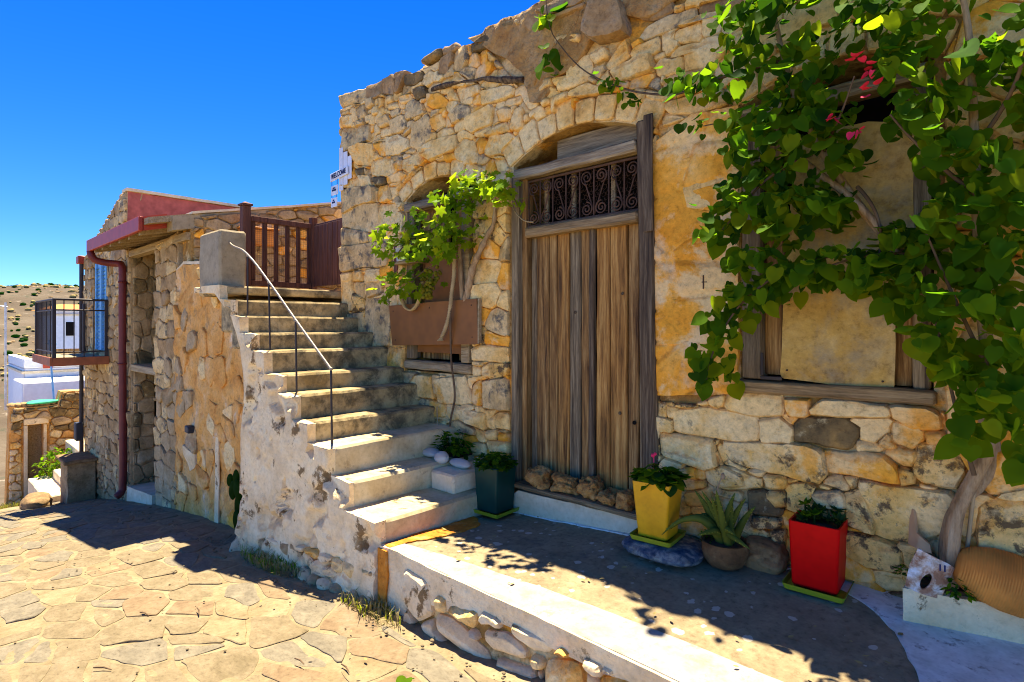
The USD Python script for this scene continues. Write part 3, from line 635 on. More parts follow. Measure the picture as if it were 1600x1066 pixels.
part(door, 'frame_post', plank(-2.882, -2.835, .0, .085, .18, 2.50, 2, .008, .005), M['wood_brown'])
rp = plank(-1.862, -1.755, -.055, .06, .16, 2.66, 3, .012, .01); rp.vertices[:, 0] += .05 * (1.0 - (rp.vertices[:, 2] / 2.6)); part(door, 'frame_post', rp, M['wood_darkgrey'])
sp = plank(-1.80, -1.735, -.07, -.058, 1.95, 2.68, 33, .004, .004); part(door, 'frame_board', sp, M['wood_darkgrey'])
part(door, 'lintel', plank(-2.93, -1.865, -.05, .09, 2.475, 2.555, 4, .012, .012), M['wood_greyflat'])
part(door, 'upper_board', plank(-2.62, -1.80, .10, .13, 2.56, 2.745, 5, .006, .006), M['wood_greyflat'])
part(door, 'transom_rail', plank(-2.835, -1.865, -.03, .07, 2.03, 2.105, 6, .014, .012), M['wood_brownflat'])
ex = [-2.832, -2.775, -2.655, -2.575, -2.465, -2.365, -2.285, -2.235, -2.12, -1.985, -1.90, -1.845]
wm = ['wood_grey', 'wood_brown', 'wood_brown', 'wood_orange', 'wood_grey', 'wood_brown', 'wood_darkgrey', 'wood_orange', 'wood_orange', 'wood_brown', 'wood_grey']
for i in range(len(ex) - 1):
    y = .048 + .006 * RNG.random() - (.022 if i == 6 else 0)
    part(door, 'plank', plank(ex[i] + .003, ex[i + 1] - .003, y, y + .035, .20 + .012 * RNG.random(), 2.045, 40 + i, .006, .006, .08, .02), M[wm[i]])
part(door, 'knot_hole', lathe([(0, 0), (.014, .001), (.012, .006)], 12).apply_transform(trimesh.transformations.rotation_matrix(math.pi / 2, [1, 0, 0])).apply_translation((-1.93, .046, .73)), M['dark_inside'])
for zz, xx in ((1.46, -2.41), (1.58, -2.02), (.78, -2.04)):
    part(door, 'knot_hole', lathe([(0, 0), (.012, .001), (.010, .004)], 10).apply_transform(trimesh.transformations.rotation_matrix(math.pi / 2, [1, 0, 0])).apply_translation((xx, .046, zz)), M['wood_darkgrey'])
def spiral(cx, cz, r, turns, sgn, y=.02, ph=0.):
    t = np.linspace(0, 1, 34); a = ph + sgn * turns * 2 * np.pi * t; rr = r * (1 - .86 * t)
    return np.stack([cx + rr * np.cos(a), np.full(34, y), cz + rr * np.sin(a)], 1)
gr = part(door, 'grille', joined([box(-2.835, -1.87, .012, .03, 2.108, 2.124, .003), box(-2.835, -1.87, .012, .03, 2.448, 2.464, .003)]), M['iron_rust'])
N8 = 8; dx = .965 / N8
for i in range(N8):
    cx = -2.835 + dx * (i + .5)
    for cz, pr in ((2.395, -math.pi / 2), (2.175, math.pi / 2)):
        part(gr, 'scroll', tube(spiral(cx, cz, .050, 1.9, 1 if i % 2 else -1, .021, pr), .0055, 5), M['iron_rust'], True)
for i in range(N8 + 1):
    cx = min(max(-2.835 + dx * i, -2.827), -1.878)
    part(gr, 'bar', tube([(cx, .021, 2.12), (cx, .021, 2.45)], .0055, 6), M['iron_rust'], True)
for i in range(0, N8, 2):
    a, b, c = -2.835 + dx * i, -2.835 + dx * (i + 1), -2.835 + dx * (i + 2)
    for p in (a, c): part(gr, 'bar', tube([(b, .030, 2.14), (p + (.02 if p < b else -.02), .030, 2.42)], .005, 6), M['iron_rust'], True)
net = []
for iy, z in enumerate(np.arange(2.125, 2.45, .026)):
    for ix, xx in enumerate(np.arange(-2.83, -1.88, .032)):
        o = .016 * (iy % 2); q = np.array([xx + o, .06, z]) + .006 * RNG.normal(0, 1, 3)
        if fb(q[None], 4, 2, 2)[0] > .09: continue
        net.append(tube([q, q + (.016, 0, .010)], .0012, 3, False)); net.append(tube([q, q + (-.016, 0, .010)], .0012, 3, False)); net.append(tube([q + (.016, 0, .010), q + (.016, 0, .026)], .0012, 3, False))
part(door, 'wire_netting', joined(net), M['iron_rust'], False)
for xx in (-2.76, -2.50, -2.16): part(door, 'inner_slat', plank(xx, xx + .035, .12, .14, 2.05, 2.56, 7, .003, .003), M['wood_pale'])
part(door, 'inner_board', box(-2.96, -1.78, .44, .449, -.1, 2.75, .002), M['dark_inside'])
part(door, 'loose_reed', tube(smoothpath([(-2.92, -.06, 2.27), (-2.85, -.09, 2.20), (-2.74, -.11, 2.13), (-2.66, -.12, 2.115)], 10), .005, 5), M['wood_pale'], True)
# ---- door sill
sill = part(house, 'door_sill', face_out(put(slab(Polygon([(-2.86, -.12), (-1.74, -.05), (-1.74, .172), (-2.1, .165), (-2.5, .155), (-2.80, .15), (-2.86, .1)]), .17, .05, .012, 7, 31), to_front(.045))), M['limewash_clean'], 40, label='whitewashed stone doorstep under the plank door')
part(sill, 'sill_board', plank(-2.84, -1.77, -.15, .04, .172, .205, 8, .008, .008), M['wood_brownflat'])

# ---- left window
wl = part(house, 'window', plank(-4.32, -4.22, -.02, .08, 1.06, 2.47, 11, .008, .006), M['wood_grey'], 40, label='arched window boarded up behind a grapevine')
part(wl, 'frame_post', plank(-3.56, -3.46, -.02, .08, 1.05, 2.47, 12, .008, .006), M['wood_pale'])
part(wl, 'lintel', plank(-4.335, -3.43, -.045, .1, 2.425, 2.50, 13, .012, .012), M['wood_greyflat'])
part(wl, 'sill', plank(-4.335, -3.43, -.035, .1, .965, 1.045, 14, .012, .010), M['wood_pale'])
for a, b in ((-4.215, -4.11), (-4.10, -3.97), (-3.955, -3.84), (-3.70, -3.57)): part(wl, 'shutter_board', plank(a, b, .09, .115, 1.06, 2.44, int(-a * 100), .004, .004), M['wood_brown'])
part(wl, 'backing_board', box(-4.34, -3.42, .3, .31, .95, 2.7, .002), M['dark_inside'])
part(wl, 'cover_sheet', plank(-4.1, -3.58, .03, .042, 1.5, 2.05, 17, .003, .004), M['board_brown2'])
part(wl, 'cover_sheet', plank(-4.21, -3.57, .028, .04, 1.12, 1.30, 18, .003, .003), M['board_brown'])
part(wl, 'side_batten', plank(-4.48, -4.42, -.05, -.03, 1.86, 2.12, 19, .003, .003), M['wood_red'])
sh = part(wl, 'shelf', plank(-4.40, -4.05, -.12, .0, 1.93, 1.955, 20, .004, .003), M['wood_pale'])

# ---- right window
wr = part(house, 'window', plank(-1.205, -1.10, -.03, .07, 1.075, 2.55, 21, .008, .006), M['wood_grey'], 40, label='window closed with a mottled ochre board behind the vine')
part(wr, 'shutter_board', plank(-1.095, -.985, .01, .04, 1.10, 2.5, 22, .005, .005), M['wood_brown'])
part(wr, 'shutter_board', plank(-.50, -.43, .015, .045, 1.08, 2.45, 23, .005, .005), M['wood_brown'])
part(wr, 'frame_post', plank(-.425, -.355, -.02, .07, 1.075, 2.57, 24, .008, .006), M['wood_grey'])
part(wr, 'sill', plank(-1.225, -.335, -.05, .08, 1.0, 1.07, 25, .012, .012), M['wood_brownflat'])
part(wr, 'lintel', plank(-1.21, -.35, -.03, .1, 2.50, 2.575, 26, .012, .012), M['wood_greyflat'])
pb = Polygon([(-1.0, 1.085), (-.51, 1.055), (-.49, 1.08), (-.49, 1.70), (-.385, 1.76), (-.39, 2.31), (-.6, 2.36), (-.93, 2.35), (-.985, 1.57), (-1.01, 1.12)])
vf = slab(organic(pb, 3, .012, 5, .02), .025, .06, .006, 5, 41); part(wr, 'cover_board', face_out(put(vf, to_front(.005))), M['panel_board'], 40)
part(wr, 'iron_strip', joined([box(-1.10, -.99, -.045, -.033, 1.075, 1.095, .003), box(-1.10, -1.085, -.045, -.033, 1.097, 1.22, .003)]), M['iron_dark'])
part(wr, 'backing_board', box(-1.21, -.35, .3, .31, 1.0, 2.7, .002), M['dark_inside'])
for xx, zz in ((-1.42, 1.62), (-1.405, 1.63)): part(house, 'iron_hook', joined([box(xx - .003, xx + .003, -.05, .0, zz - .04, zz + .04, .001), box(xx - .012, xx + .022, -.045, -.035, zz - .003, zz + .003, .001)]) if xx < -1.41 else joined([box(-1.40, -1.375, -.04, -.03, 1.605, 1.611, .001)]), M['iron_rust'])
# ================================================================= terrace
def terr_z(x, y):
    zw = np.interp(x, [-3.1, -2.95, -1.85, -1, 4], [-.05, -.04, .07, .09, .11]); return zw * np.clip((np.asarray(y) + 1.19) / 1.19, 0, 1)
terr = thing('terrace', 'raised cement terrace with a whitewashed stone front below the door', 'terrace', kind='structure')
def sheet(poly, lift, mt, name, seed, edge=.05, wob=.03, fs=7, amp=.004):
    g = poly.segmentize(.03); c = np.array(g.exterior.coords)[:-1]; q = np.c_[c, np.full(len(c), seed)]
    g = Polygon(c + 2 * wob * np.stack([fb(q, fs, 1, 4), fb(q + 9, fs, 2, 4)], 1)).buffer(0)
    g = g.intersection(sbox(-3.0, -1.188, 4, -.001))
    parts = g.geoms if hasattr(g, 'geoms') else [g]; ms = []
    for k in parts:
        if k.area < .0005: continue
        ms.append(tm(m3.CrossSection([np.array(k.exterior.coords)[:-1]], m3.FillRule.EvenOdd).extrude(.022).refine_to_length(edge)))
    m = joined(ms); v = m.vertices; v[:, 2] += lift - .019 + terr_z(v[:, 0], v[:, 1]) + amp * 2 * fb(np.c_[v[:, :2], 0 * v[:, 0]], 2.5, 12, 3)
    return part(terr, name, trimesh.Trimesh(v, m.faces, process=False), mt, 30)
tx_, ty_ = np.arange(-3.0, 4.01, .06), np.linspace(-1.175, .0, 24)
TX, TY = np.meshgrid(tx_, ty_, indexing='ij')
tv = np.stack([TX, TY, terr_z(TX, TY) + .008 * fb(np.stack([TX, TY, 0 * TX], -1), 2.5, 12, 3)], -1).reshape(-1, 3)
part(terr, 'floor', (tv, grid_faces(len(tx_), len(ty_))), M['terrace_cement'], True)
sheet(Polygon([(-2.90, -1.22), (4, -1.22), (4, -.94), (-1.0, -.945), (-1.5, -.955), (-2.1, -.985), (-2.6, -1.03), (-2.9, -1.08)]), .004, M['curb_paint'], 'painted_edge', 3, wob=.012)
sheet(Polygon([(-3.0, -.14), (-2.6, -.14), (-2.2, -.15), (-1.7, -.16), (-1.0, -.12), (-.9, .02), (-3.0, .02)]), .004, M['whitewash_floor'], 'painted_strip', 5, wob=.03)
sheet(Polygon([(-.72, -.10), (-.60, -.17), (-.45, -.33), (-.36, -.52), (-.26, -.80), (-.15, -1.0), (.3, -1.0), (3.5, -1.0), (3.5, .02), (-.7, .02)]), .004, M['whitewash_floor'], 'painted_patch', 6, wob=.025, fs=9)
sheet(Polygon([(-3.0, -1.2), (-2.90, -1.2), (-2.86, -1.0), (-2.80, -.75), (-2.78, -.55), (-2.90, -.42), (-3.0, -.38)]), .006, M['rust_stain'], 'rust_stain', 8, wob=.05)
# lichen flecks on the cement are in the floor's own colour; terrace front: plaster above, bare stones below
bx = np.linspace(-3.0, 4.0, 120)
low = street_z(bx) + .17 + .16 * fb(np.c_[bx, 0 * bx, 0 * bx], 1.5, 3, 3) - .1 * np.exp(-((bx + 2.75) / .12) ** 2)
low = np.where(bx < -2.76, -.6, low); low = np.minimum(low, -.105 + .03 * fb(np.c_[bx, 0 * bx, 0 * bx], 4, 9, 2))
core = Polygon([(-3.0, -1.2), (4, -1.2), (4, -.012), (-3.0, -.012)])
part(terr, 'core', face_out(put(slab(core, .2, .09, .012, 4, 51), to_front(-.985))), M['mortar_ochre'], 40)
pl = Polygon([(-2.985, .006), (4, .006)] + [(a, b) for a, b in zip(bx[::-1], low[::-1])])
vf = slab(pl, .035, .03, .014, 5, 52); v = vf[0]; part(terr, 'front_plaster', face_out(put((v, vf[1]), to_front(-1.165))), M['limewash'], 50)
strip = Polygon([(-2.99, -.01), (-2.90, -.01), (-2.885, -.15), (-2.91, -.3), (-2.90, -.36), (-2.99, -.36)]); part(terr, 'rust_run', face_out(put(slab(strip, .012, .04, .003, 9, 53), to_front(-1.203))), M['rust_stain'], 40)
items = []
regf = Polygon([(-2.95, -.9), (4, -.9)] + [(a, b + .035) for a, b in zip(bx[::-1], low[::-1])])
big = [Polygon(p) for p in ([(-2.72, -.06), (-2.52, -.08), (-2.46, -.25), (-2.6, -.33), (-2.76, -.22)], [(-2.45, -.12), (-2.36, -.11), (-2.35, -.2), (-2.45, -.21)], [(-2.44, -.22), (-2.3, -.21), (-2.02, -.28), (-2.0, -.36), (-2.15, -.37), (-2.42, -.31)], [(-2.1, -.19), (-1.9, -.13), (-1.74, -.17), (-1.78, -.22), (-2.0, -.26)], [(-1.98, -.28), (-1.72, -.24), (-1.68, -.31), (-1.95, -.35)], [(-1.74, -.175), (-1.66, -.16), (-1.65, -.21), (-1.72, -.23)], [(-1.64, -.15), (-1.45, -.10), (-1.42, -.3), (-1.66, -.3)])]
uni = unary_union([b.buffer(.012) for b in big])
for i, g in enumerate(big): items.append((organic(g, 60 + i, .012, 7, .03), .035 + .02 * RNG.random(), M['limewash' if i in (0, 2, 3, 4) else 'stone_cream'], 700 + i, dict(bevel=.035, rough=.014, tilt=.06, back=.06)))
for i, c in enumerate(cells(regf.difference(uni), .24, .14, 33)):
    items.append((organic(c.buffer(-.003), i, .02, 9, .022), .028 + .028 * RNG.random(), M[RNG.choice(['limewash', 'stone_cream', 'limewash', 'limewash'])], 800 + i, dict(bevel=.026, rough=.014, tilt=.09, back=.06)))
lay_stones(terr, items, to_front(-1.178), 'stone', 120)

# ================================================================= staircase
stair = thing('staircase', 'outside stone stair with worn treads and a lumpy whitewashed flank', 'staircase')
SXN = [-3.00, -3.37, -3.61, -3.89, -4.12, -4.36, -4.61, -4.86, -5.10, -5.32, -5.58]
SZT = [.138, .314, .508, .653, .836, .976, 1.156, 1.30, 1.45, 1.602, 1.745]
for i in range(11):
    x1 = SXN[i]; x0 = SXN[i + 1] if i < 10 else -6.30; z0 = (SZT[i] - (.30 if i < 10 else .085)) if i else -.5
    m = tm(m3.Manifold.hull_points(np.array(box(x0 + .004 - .12 * (i < 10), x1, -1.165, -.002 if x1 > -5.4 else .2, z0, SZT[i], .018).vertices)).refine_to_length(.06)); v = m.vertices.copy()
    v += .009 * 2 * np.stack([fb(v + i * 2.3, 4.5, k + i, 4) for k in range(3)], 1) * np.array([1, .3, .8])
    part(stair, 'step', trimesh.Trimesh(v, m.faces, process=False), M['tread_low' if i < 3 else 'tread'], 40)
# flank: stepped white face, its upper end carried on a slanting stringer
top = []
for i in range(11):
    top += [(SXN[i] - .002, SZT[i] + .004 - (.012 if i else 0)), ((SXN[i + 1] if i < 10 else -6.26) - .002, SZT[i] + .004)]
fl = Polygon([(SXN[0] - .002, -.6)] + top + [(-6.26, 1.69), (-5.72, 1.66), (-5.30, 1.44), (-5.09, 1.18), (-5.055, .9), (-5.05, -.75), (-4.0, -.8)]).buffer(0)
vf = slab(fl, .07, .026, .030, 2.6, 61); v = vf[0]
w = np.clip(v[:, 2] / .07, 0, 1); base = street_z(v[:, 0]); hgt = v[:, 1] - base
v[:, 2] += w * (.012 * np.exp(-np.clip(hgt, 0, 9) / .22) + .10 * np.exp(-((v[:, 0] + 5.0) / .16) ** 2) * np.exp(-np.clip(hgt, 0, 9) / .25))
v[:, 2] += w * rubble_bump(v[:, :2], .27, .17, 14, .013, .012) * np.clip((1.5 - hgt) / .9, .12, 1)
pit = np.clip((meshkit.fbm(np.c_[v[:, :2] * 6.5, 0 * v[:, 0]], 3, 77) - .57) / .06, 0, 1); v[:, 2] -= .045 * pit * w
flank = part(stair, 'flank', face_out(put((v, vf[1]), to_front(-1.145))), M['limewash'], 45)
items = []
for i, c in enumerate(cells(Polygon([(-5.0, -.72), (-3.02, -.5), (-3.02, -.16), (-3.7, -.22), (-5.0, -.40)]), .17, .12, 44)):
    items.append((organic(c.buffer(-.005), i, .016, 11, .012), .012 + .028 * RNG.random(), M[RNG.choice(['limewash', 'limewash', 'stone_cream', 'rubble_tan'])], 900 + i, dict(bevel=.035, rough=.014, tilt=.1, back=.05)))
# vague courses of limewashed rubble showing through
for i, c in enumerate(cells(Polygon([(-4.95, -.3), (-3.1, -.1), (-3.2, .05), (-3.8, .40), (-4.35, .75), (-4.95, 1.1)]), .27, .19, 45)):
    if RNG.random() < .0: items.append((organic(c.buffer(-.022), i, .02, 5, .05), .024 + .012 * RNG.random(), M['limewash'], 950 + i, dict(bevel=.05, rough=.012, tilt=.05, back=.04)))
lay_stones(flank, items, to_front(-1.207))

# handrail
rail = thing('handrail', 'bent pale iron handrail on thin posts along the stair edge', 'handrail')
rp_ = [(-5.66, -1.10, 2.16), (-5.60, -1.10, 2.13), (-5.35, -1.10, 2.06), (-5.2, -1.10, 1.99), (-4.797, -1.1, 1.741), (-4.308, -1.1, 1.411), (-3.76, -1.1, 1.05), (-3.735, -1.1, 1.0), (-3.73, -1.1, .508)]
part(rail, 'rail', tube(smoothpath(rp_[:-2], 40), .0095, 8), M['rail_light'], True)
for p, q in (((-5.235, -1.1, 2.0), (-5.235, -1.1, 1.44)), ((-4.797, -1.1, 1.735), (-4.77, -1.1, 1.156)), ((-4.308, -1.1, 1.405), (-4.29, -1.1, .83)), ((-3.76, -1.1, 1.05), (-3.745, -1.1, .50))):
    o = part(rail, 'post', tube([p, (np.array(p) + q) / 2, q], .008, 8), M['iron_dark'], True)
    part(o, 'weld_collar', rock(p, (.015, .014, .014), 3, .1, 1), M['rail_light'], True)

# pillar, gate
pil = thing('gate_pillar', 'square rendered concrete pillar beside the slatted gate', 'pillar')
m = tm(m3.Manifold.hull_points(np.array(box(-6.22, -5.68, -1.185, -.93, 1.70, 2.285, .02).vertices)).refine_to_length(.06)); v = m.vertices + .008 * 2 * np.stack([fb(m.vertices, 5, k, 4) for k in range(3)], 1)
part(pil, 'shaft', trimesh.Trimesh(v, m.faces, process=False), M['concrete'], 40)
gp = thing('gate_post', 'tall square dark red timber post by the pillar', 'post')
part(gp, 'shaft', plank(-6.32, -6.23, -.75, -.665, 1.70, 2.66, 71, .006, .002), M['wood_red']); part(gp, 'cap', hull([(a, b, 2.661) for a in (-6.335, -6.215) for b in (-.765, -.65)] + [(a, b, 2.68) for a in (-6.335, -6.215) for b in (-.765, -.65)] + [(-6.275, -.71, 2.71)]), M['wood_red'])
fp = thing('slatted_fence', 'dark red slatted timber panel with wire mesh across the landing', 'fence')
part(fp, 'top_rail', plank(-6.30, -6.24, -.66, .03, 2.50, 2.56, 72, .004, .002), M['wood_red']); part(fp, 'bottom_rail', plank(-6.30, -6.24, -.66, .03, 1.80, 1.86, 73, .004, .002), M['wood_red'])
for y in (-.655, -.525, -.395, -.265, -.135, -.005): part(fp, 'slat', plank(-6.285, -6.255, y, y + .045, 1.861, 2.499, 74, .003, .002), M['wood_red'])
nt = [tube([(-6.25, y, 1.86), (-6.25, y, 2.5)], .0011, 3, False) for y in np.arange(-.65, .03, .022)] + [tube([(-6.25, -.65, z), (-6.25, .03, z)], .0011, 3, False) for z in np.arange(1.87, 2.5, .022)]
part(fp, 'mesh_wire', joined(nt), M['iron_rust'], False)
part(fp, 'end_post', plank(-6.31, -6.235, .035, .11, 1.76, 2.64, 75, .005, .002), M['wood_red'])
gl = thing('gate_leaf', 'open dark red boarded gate leaf hinged near the house corner', 'gate')
part(gl, 'top_rail', plank(-6.22, -5.45, .075, .10, 2.50, 2.56, 76, .004, .002), M['wood_red']); part(gl, 'bottom_rail', plank(-6.22, -5.45, .075, .10, 1.84, 1.90, 77, .004, .002), M['wood_red'])
for i in range(7): part(gl, 'board', plank(-6.215 + .108 * i, -6.215 + .108 * i + .092, .05, .072, 1.82, 2.53, 78 + i, .003, .002), M['wood_red'])
# courtyard floor behind the stair, and the wall behind the gate
cy = thing('courtyard', 'raised cement yard at the head of the stair', 'courtyard', kind='structure')
part(cy, 'floor', box(-7.15, -5.50, .21, 3.2, 1.50, 1.745, .005), M['concrete']); part(cy, 'landing', box(-7.15, -6.31, -.72, .2, 1.50, 1.74, .005), M['concrete']); part(cy, 'fill', box(-7.15, -5.12, -.80, 3.2, -1.2, 1.44, .01), M['rubble_tan'])
bw = thing('rubble_wall', 'brown rubble wall with a pale cap behind the slatted gate', 'wall')
bt = [(-.95, 2.66), (-.4, 2.78), (.3, 2.93), (1.0, 3.09), (2.2, 3.2), (3.4, 3.3)]
wp = Polygon([(-.95, -1.2), (3.4, -1.2)] + bt[::-1])
bwm = part(bw, 'core', face_out(put(slab(wp, .3, .09, .02, 4, 81), to_right(-7.5))), M['mortar_ochre'], 40)
items = []
for i, c in enumerate(cells(wp.intersection(sbox(-.95, 1.6, 3.4, 3.6)).buffer(-.02), .22, .12, 46)):
    items.append((organic(c.buffer(-.005), i, .016, 11, .012), .02 + .03 * RNG.random(), M[RNG.choice(['rubble_tan', 'rubble_grey', 'stone_brown', 'stone_ochre', 'rubble_tan'])], 1100 + i, dict(bevel=.02, rough=.012)))
lay_stones(bwm, items, to_right(-7.20), 'stone', 120)
part(bw, 'cap', face_out(put(slab(Polygon([(a, b + .002) for a, b in bt] + [(a, b + .03) for a, b in bt[::-1]]), .34, .08, .008, 5, 82), to_right(-7.51))), M['limewash_clean'])
tr = thing('orange_trough', 'orange terracotta trough on the wall behind the gate', 'planter')
part(tr, 'body', box(-7.17, -6.98, -.45, -.02, 2.36, 2.55, .015), M['terracotta']); part(tr, 'rim', box(-7.18, -6.97, -.46, -.01, 2.551, 2.575, .008), M['terracotta'])
part(tr, 'bracket', box(-7.17, -7.0, -.4, -.36, 2.3, 2.358, .004), M['iron_dark'])

# ================================================================= ochre courtyard wall below the stair head
ow = thing('retaining_wall', 'tall ochre limewashed rubble wall between the stair and grey house', 'wall')
op = Polygon([(-7.57, -1.6), (-5.0, -1.4), (-5.0, .85), (-5.15, 1.08), (-5.4, 1.38), (-5.7, 1.60), (-6.15, 1.64), (-6.22, 2.0), (-6.9, 2.05), (-7.3, 2.08), (-7.57, 2.0)])
vf = slab(op, .22, .035, .03, 4.5, 91); v = vf[0]; v[:, 2] += np.clip(v[:, 2] / .22, 0, 1) * rubble_bump(v[:, :2], .24, .26, 15, .024, .011)
owm = part(ow, 'core', face_out(put((v, vf[1]), to_front(-.77))), M['orange_lime'], 50)
items = []
for i, c in enumerate(cells(op.buffer(-.03), .25, .24, 47, .45)):
    if RNG.random() < .6: continue
    g = organic(c.buffer(-.004), i, .03, 7, .02); cx = g.centroid.x if not g.is_empty else 0
    mt = RNG.choice(['orange_lime', 'orange_lime', 'stone_cream', 'stone_ochre'] if cx > -6.9 else ['stone_cream', 'orange_lime', 'rubble_tan', 'limewash'])
    items.append((g, .010 + .022 * RNG.random(), M[mt], 1300 + i, dict(bevel=.02, rough=.014, tilt=.07)))
lay_stones(owm, items, to_front(-1.015))
part(ow, 'white_run', face_out(put(slab(organic(Polygon([(-6.24, -.72), (-6.13, -.72), (-6.12, .1), (-6.16, .45), (-6.22, .1)]), 5, .02, 5, .02), .012, .05, .005, 6, 92), to_front(-1.022))), M['limewash'])
part(ow, 'top_cap', face_out(put(slab(Polygon([(-7.58, 2.005), (-7.3, 2.082), (-6.9, 2.052), (-6.225, 2.0), (-6.225, 2.03), (-6.9, 2.085), (-7.3, 2.115), (-7.58, 2.04)]), .26, .08, .008, 5, 93), to_front(-.74))), M['limewash_clean'])
bb = part(ow, 'wall_tap_box', box(-7.02, -6.90, -1.08, -.96, .16, .24, .01), M['black_box'], label='small black box on the ochre wall')

# ================================================================= grey stone house on the left
lh = thing('neighbour_house', 'tall grey stone house with red eave, balcony and blue shutter', 'house')
HX0, HX1 = -12.86, -9.72
lw = Polygon([(HX0, -3), (HX1, -3), (HX1, 2.50), (-9.95, 2.50), (-9.95, 3.38), (-10.25, 3.36), (-11.5, 2.98), (HX0, 2.58)])
bal_door = sbox(-11.96, .94, -11.16, 2.44)
lwm = part(lh, 'wall', face_out(put(slab(lw.difference(bal_door), .3, .12, .02, 3, 101), to_front(-.67))), M['rubble_tan'], 40, label='grey brown rubble front wall')
items = []
for i, c in enumerate(cells(lw.buffer(-.01).difference(bal_door.buffer(.03)), .30, .17, 48, .2)):
    items.append((organic(c.buffer(-.005), i, .016, 11, .012), .012 + .022 * RNG.random(), M[RNG.choice(['rubble_grey', 'rubble_grey', 'rubble_tan', 'stone_grey'])], 1500 + i, dict(bevel=.02, rough=.012)))
lay_stones(lwm, items, to_front(-.97), 'stone', 200)
pier = Polygon([(-8.46, -2), (-7.575, -2), (-7.575, 2.50), (-8.46, 2.42)])
pm = part(lh, 'pier', face_out(put(slab(pier, .3, .1, .015, 4, 102), to_front(-.68))), M['rubble_tan'], 40)
items = []
for i, c in enumerate(cells(pier.buffer(-.01), .30, .20, 49, .18)):
    items.append((organic(c.buffer(-.005), i, .016, 11, .012), .014 + .02 * RNG.random(), M[RNG.choice(['rubble_grey', 'rubble_tan', 'stone_grey'])], 1700 + i, dict(bevel=.022, rough=.012)))
lay_stones(pm, items, to_front(-.98))
# door recess: side reveal, back stones, lintel, door
part(lh, 'recess_core', box(-10.2, -7.6, -.60, -.3, -2, 2.6, .01), M['rubble_tan'])
items = []
for i, c in enumerate(cells(sbox(-9.71, .83, -8.47, 2.48), .34, .22, 50, .18)):
    items.append((organic(c.buffer(-.005), i, .016, 11, .012), .03 + .03 * RNG.random(), M[RNG.choice(['rubble_grey', 'rubble_tan', 'stone_dark'])], 1800 + i, dict(bevel=.02, rough=.012)))
for c in (): pass
rc = part(lh, 'recess_wall', box(-9.715, -8.465, -.66, -.602, .83, 2.5, .005), M['rubble_tan']); lay_stones(rc, items, to_front(-.655))
items = []
for i, c in enumerate(cells(sbox(-.95, -1.2, -.67, 2.44), .2, .22, 51, .15)):
    items.append((organic(c.buffer(-.005), i, .016, 11, .012), .02 + .02 * RNG.random(), M[RNG.choice(['rubble_grey', 'rubble_tan', 'stone_dark'])], 1900 + i, dict(bevel=.02, rough=.012)))
lay_stones(lwm, items, to_right(HX1 + .002), 'reveal_stone', 60)
ld = part(lh, 'door', plank(-9.70, -8.56, -.645, -.61, -1.0, .66, 103, .004, .004), M['wood_brown']); part(ld, 'frame_post', plank(-8.60, -8.50, -.76, -.65, -.98, .68, 104, .006, .004), M['wood_pale'])
part(lh, 'lintel', plank(-9.71, -8.47, -.98, -.62, .70, .80, 105, .008, .006), M['wood_pale'])
part(lh, 'doorstep', face_out(put(slab(Polygon([(-9.70, -1.6), (-8.47, -1.6), (-8.47, -.86), (-9.70, -.98)]), .36, .08, .01, 5, 106), to_front(-.665))), M['limewash_clean'])
part(lh, 'pink_wall', face_out(put(slab(Polygon([(-.96, 1.5), (5, 1.5), (5, 3.36), (.5, 3.36), (-.96, 3.37)]), .2, .15, .012, 3, 107), to_right(-10.15))), M['pink_render'], 40, label='pink rendered upper gable wall')
part(lh, 'wall_cap', face_out(put(slab(Polygon([(-.98, 3.375), (5, 3.365), (5, 3.40), (-.98, 3.42)]), .26, .12, .01, 5, 108), to_right(-10.18))), M['limewash_clean'])
part(lh, 'roof', hull([(a, y, z + d) for y in (-.66, 5) for d in (-.12, 0) for a, z in ((-12.85, 2.52), (-10.2, 3.32))]), M['concrete'])
part(lh, 'rear_wall', box(-12.8, -10.0, 4.7, 5.0, -3, 2.5), M['rubble_tan']); part(lh, 'side_wall', box(-12.84, -12.6, -.66, 4.69, -3, 2.4), M['rubble_tan'])
part(lh, 'roof_edge', plank(-13.02, -12.80, -1.08, 3, 2.50, 2.64, 109, .01, .01), M['red_paint'])
for i in range(14):
    t = (i + .5) / 14; part(lh, 'gable_stone', rock((-12.8 + 2.55 * t, -.85, 2.60 + .78 * t), (.12, .13, .06), 110 + i, .4, 2, boxy=.4), M['rubble_grey'], 50)
# lean-to roof over the recess with the red fascia
def slopebox(x0, x1, y0, y1, z0, z1, t): return hull([(x, y, z + d) for x in (x0, x1) for y, z in ((y0, z0), (y1, z1)) for d in (0, t)])
part(lh, 'eave_slab', slopebox(-10.10, -7.22, -1.38, .2, 2.50, 2.86, .07), M['wood_pale'])
part(lh, 'fascia', box(-10.12, -7.40, -1.43, -1.385, 2.435, 2.60, .006), M['red_paint'], label='red painted fascia of the lean-to eave'); part(lh, 'fascia_end', slopebox(-7.445, -7.39, -1.383, -1.15, 2.44, 2.50, .16), M['red_paint'])
part(lh, 'verge_beam', slopebox(-7.40, -7.19, -1.145, -.05, 2.45, 2.69, .16), M['concrete'])
for i in range(6): part(lh, 'rafter', slopebox(-9.95 + .46 * i, -9.88 + .46 * i, -1.37, -.3, 2.41, 2.66, .085), M['wood_pale'])
part(lh, 'wall_plate', box(-9.71, -7.23, -1.0, -.88, 2.36, 2.455, .006), M['wood_pale'])
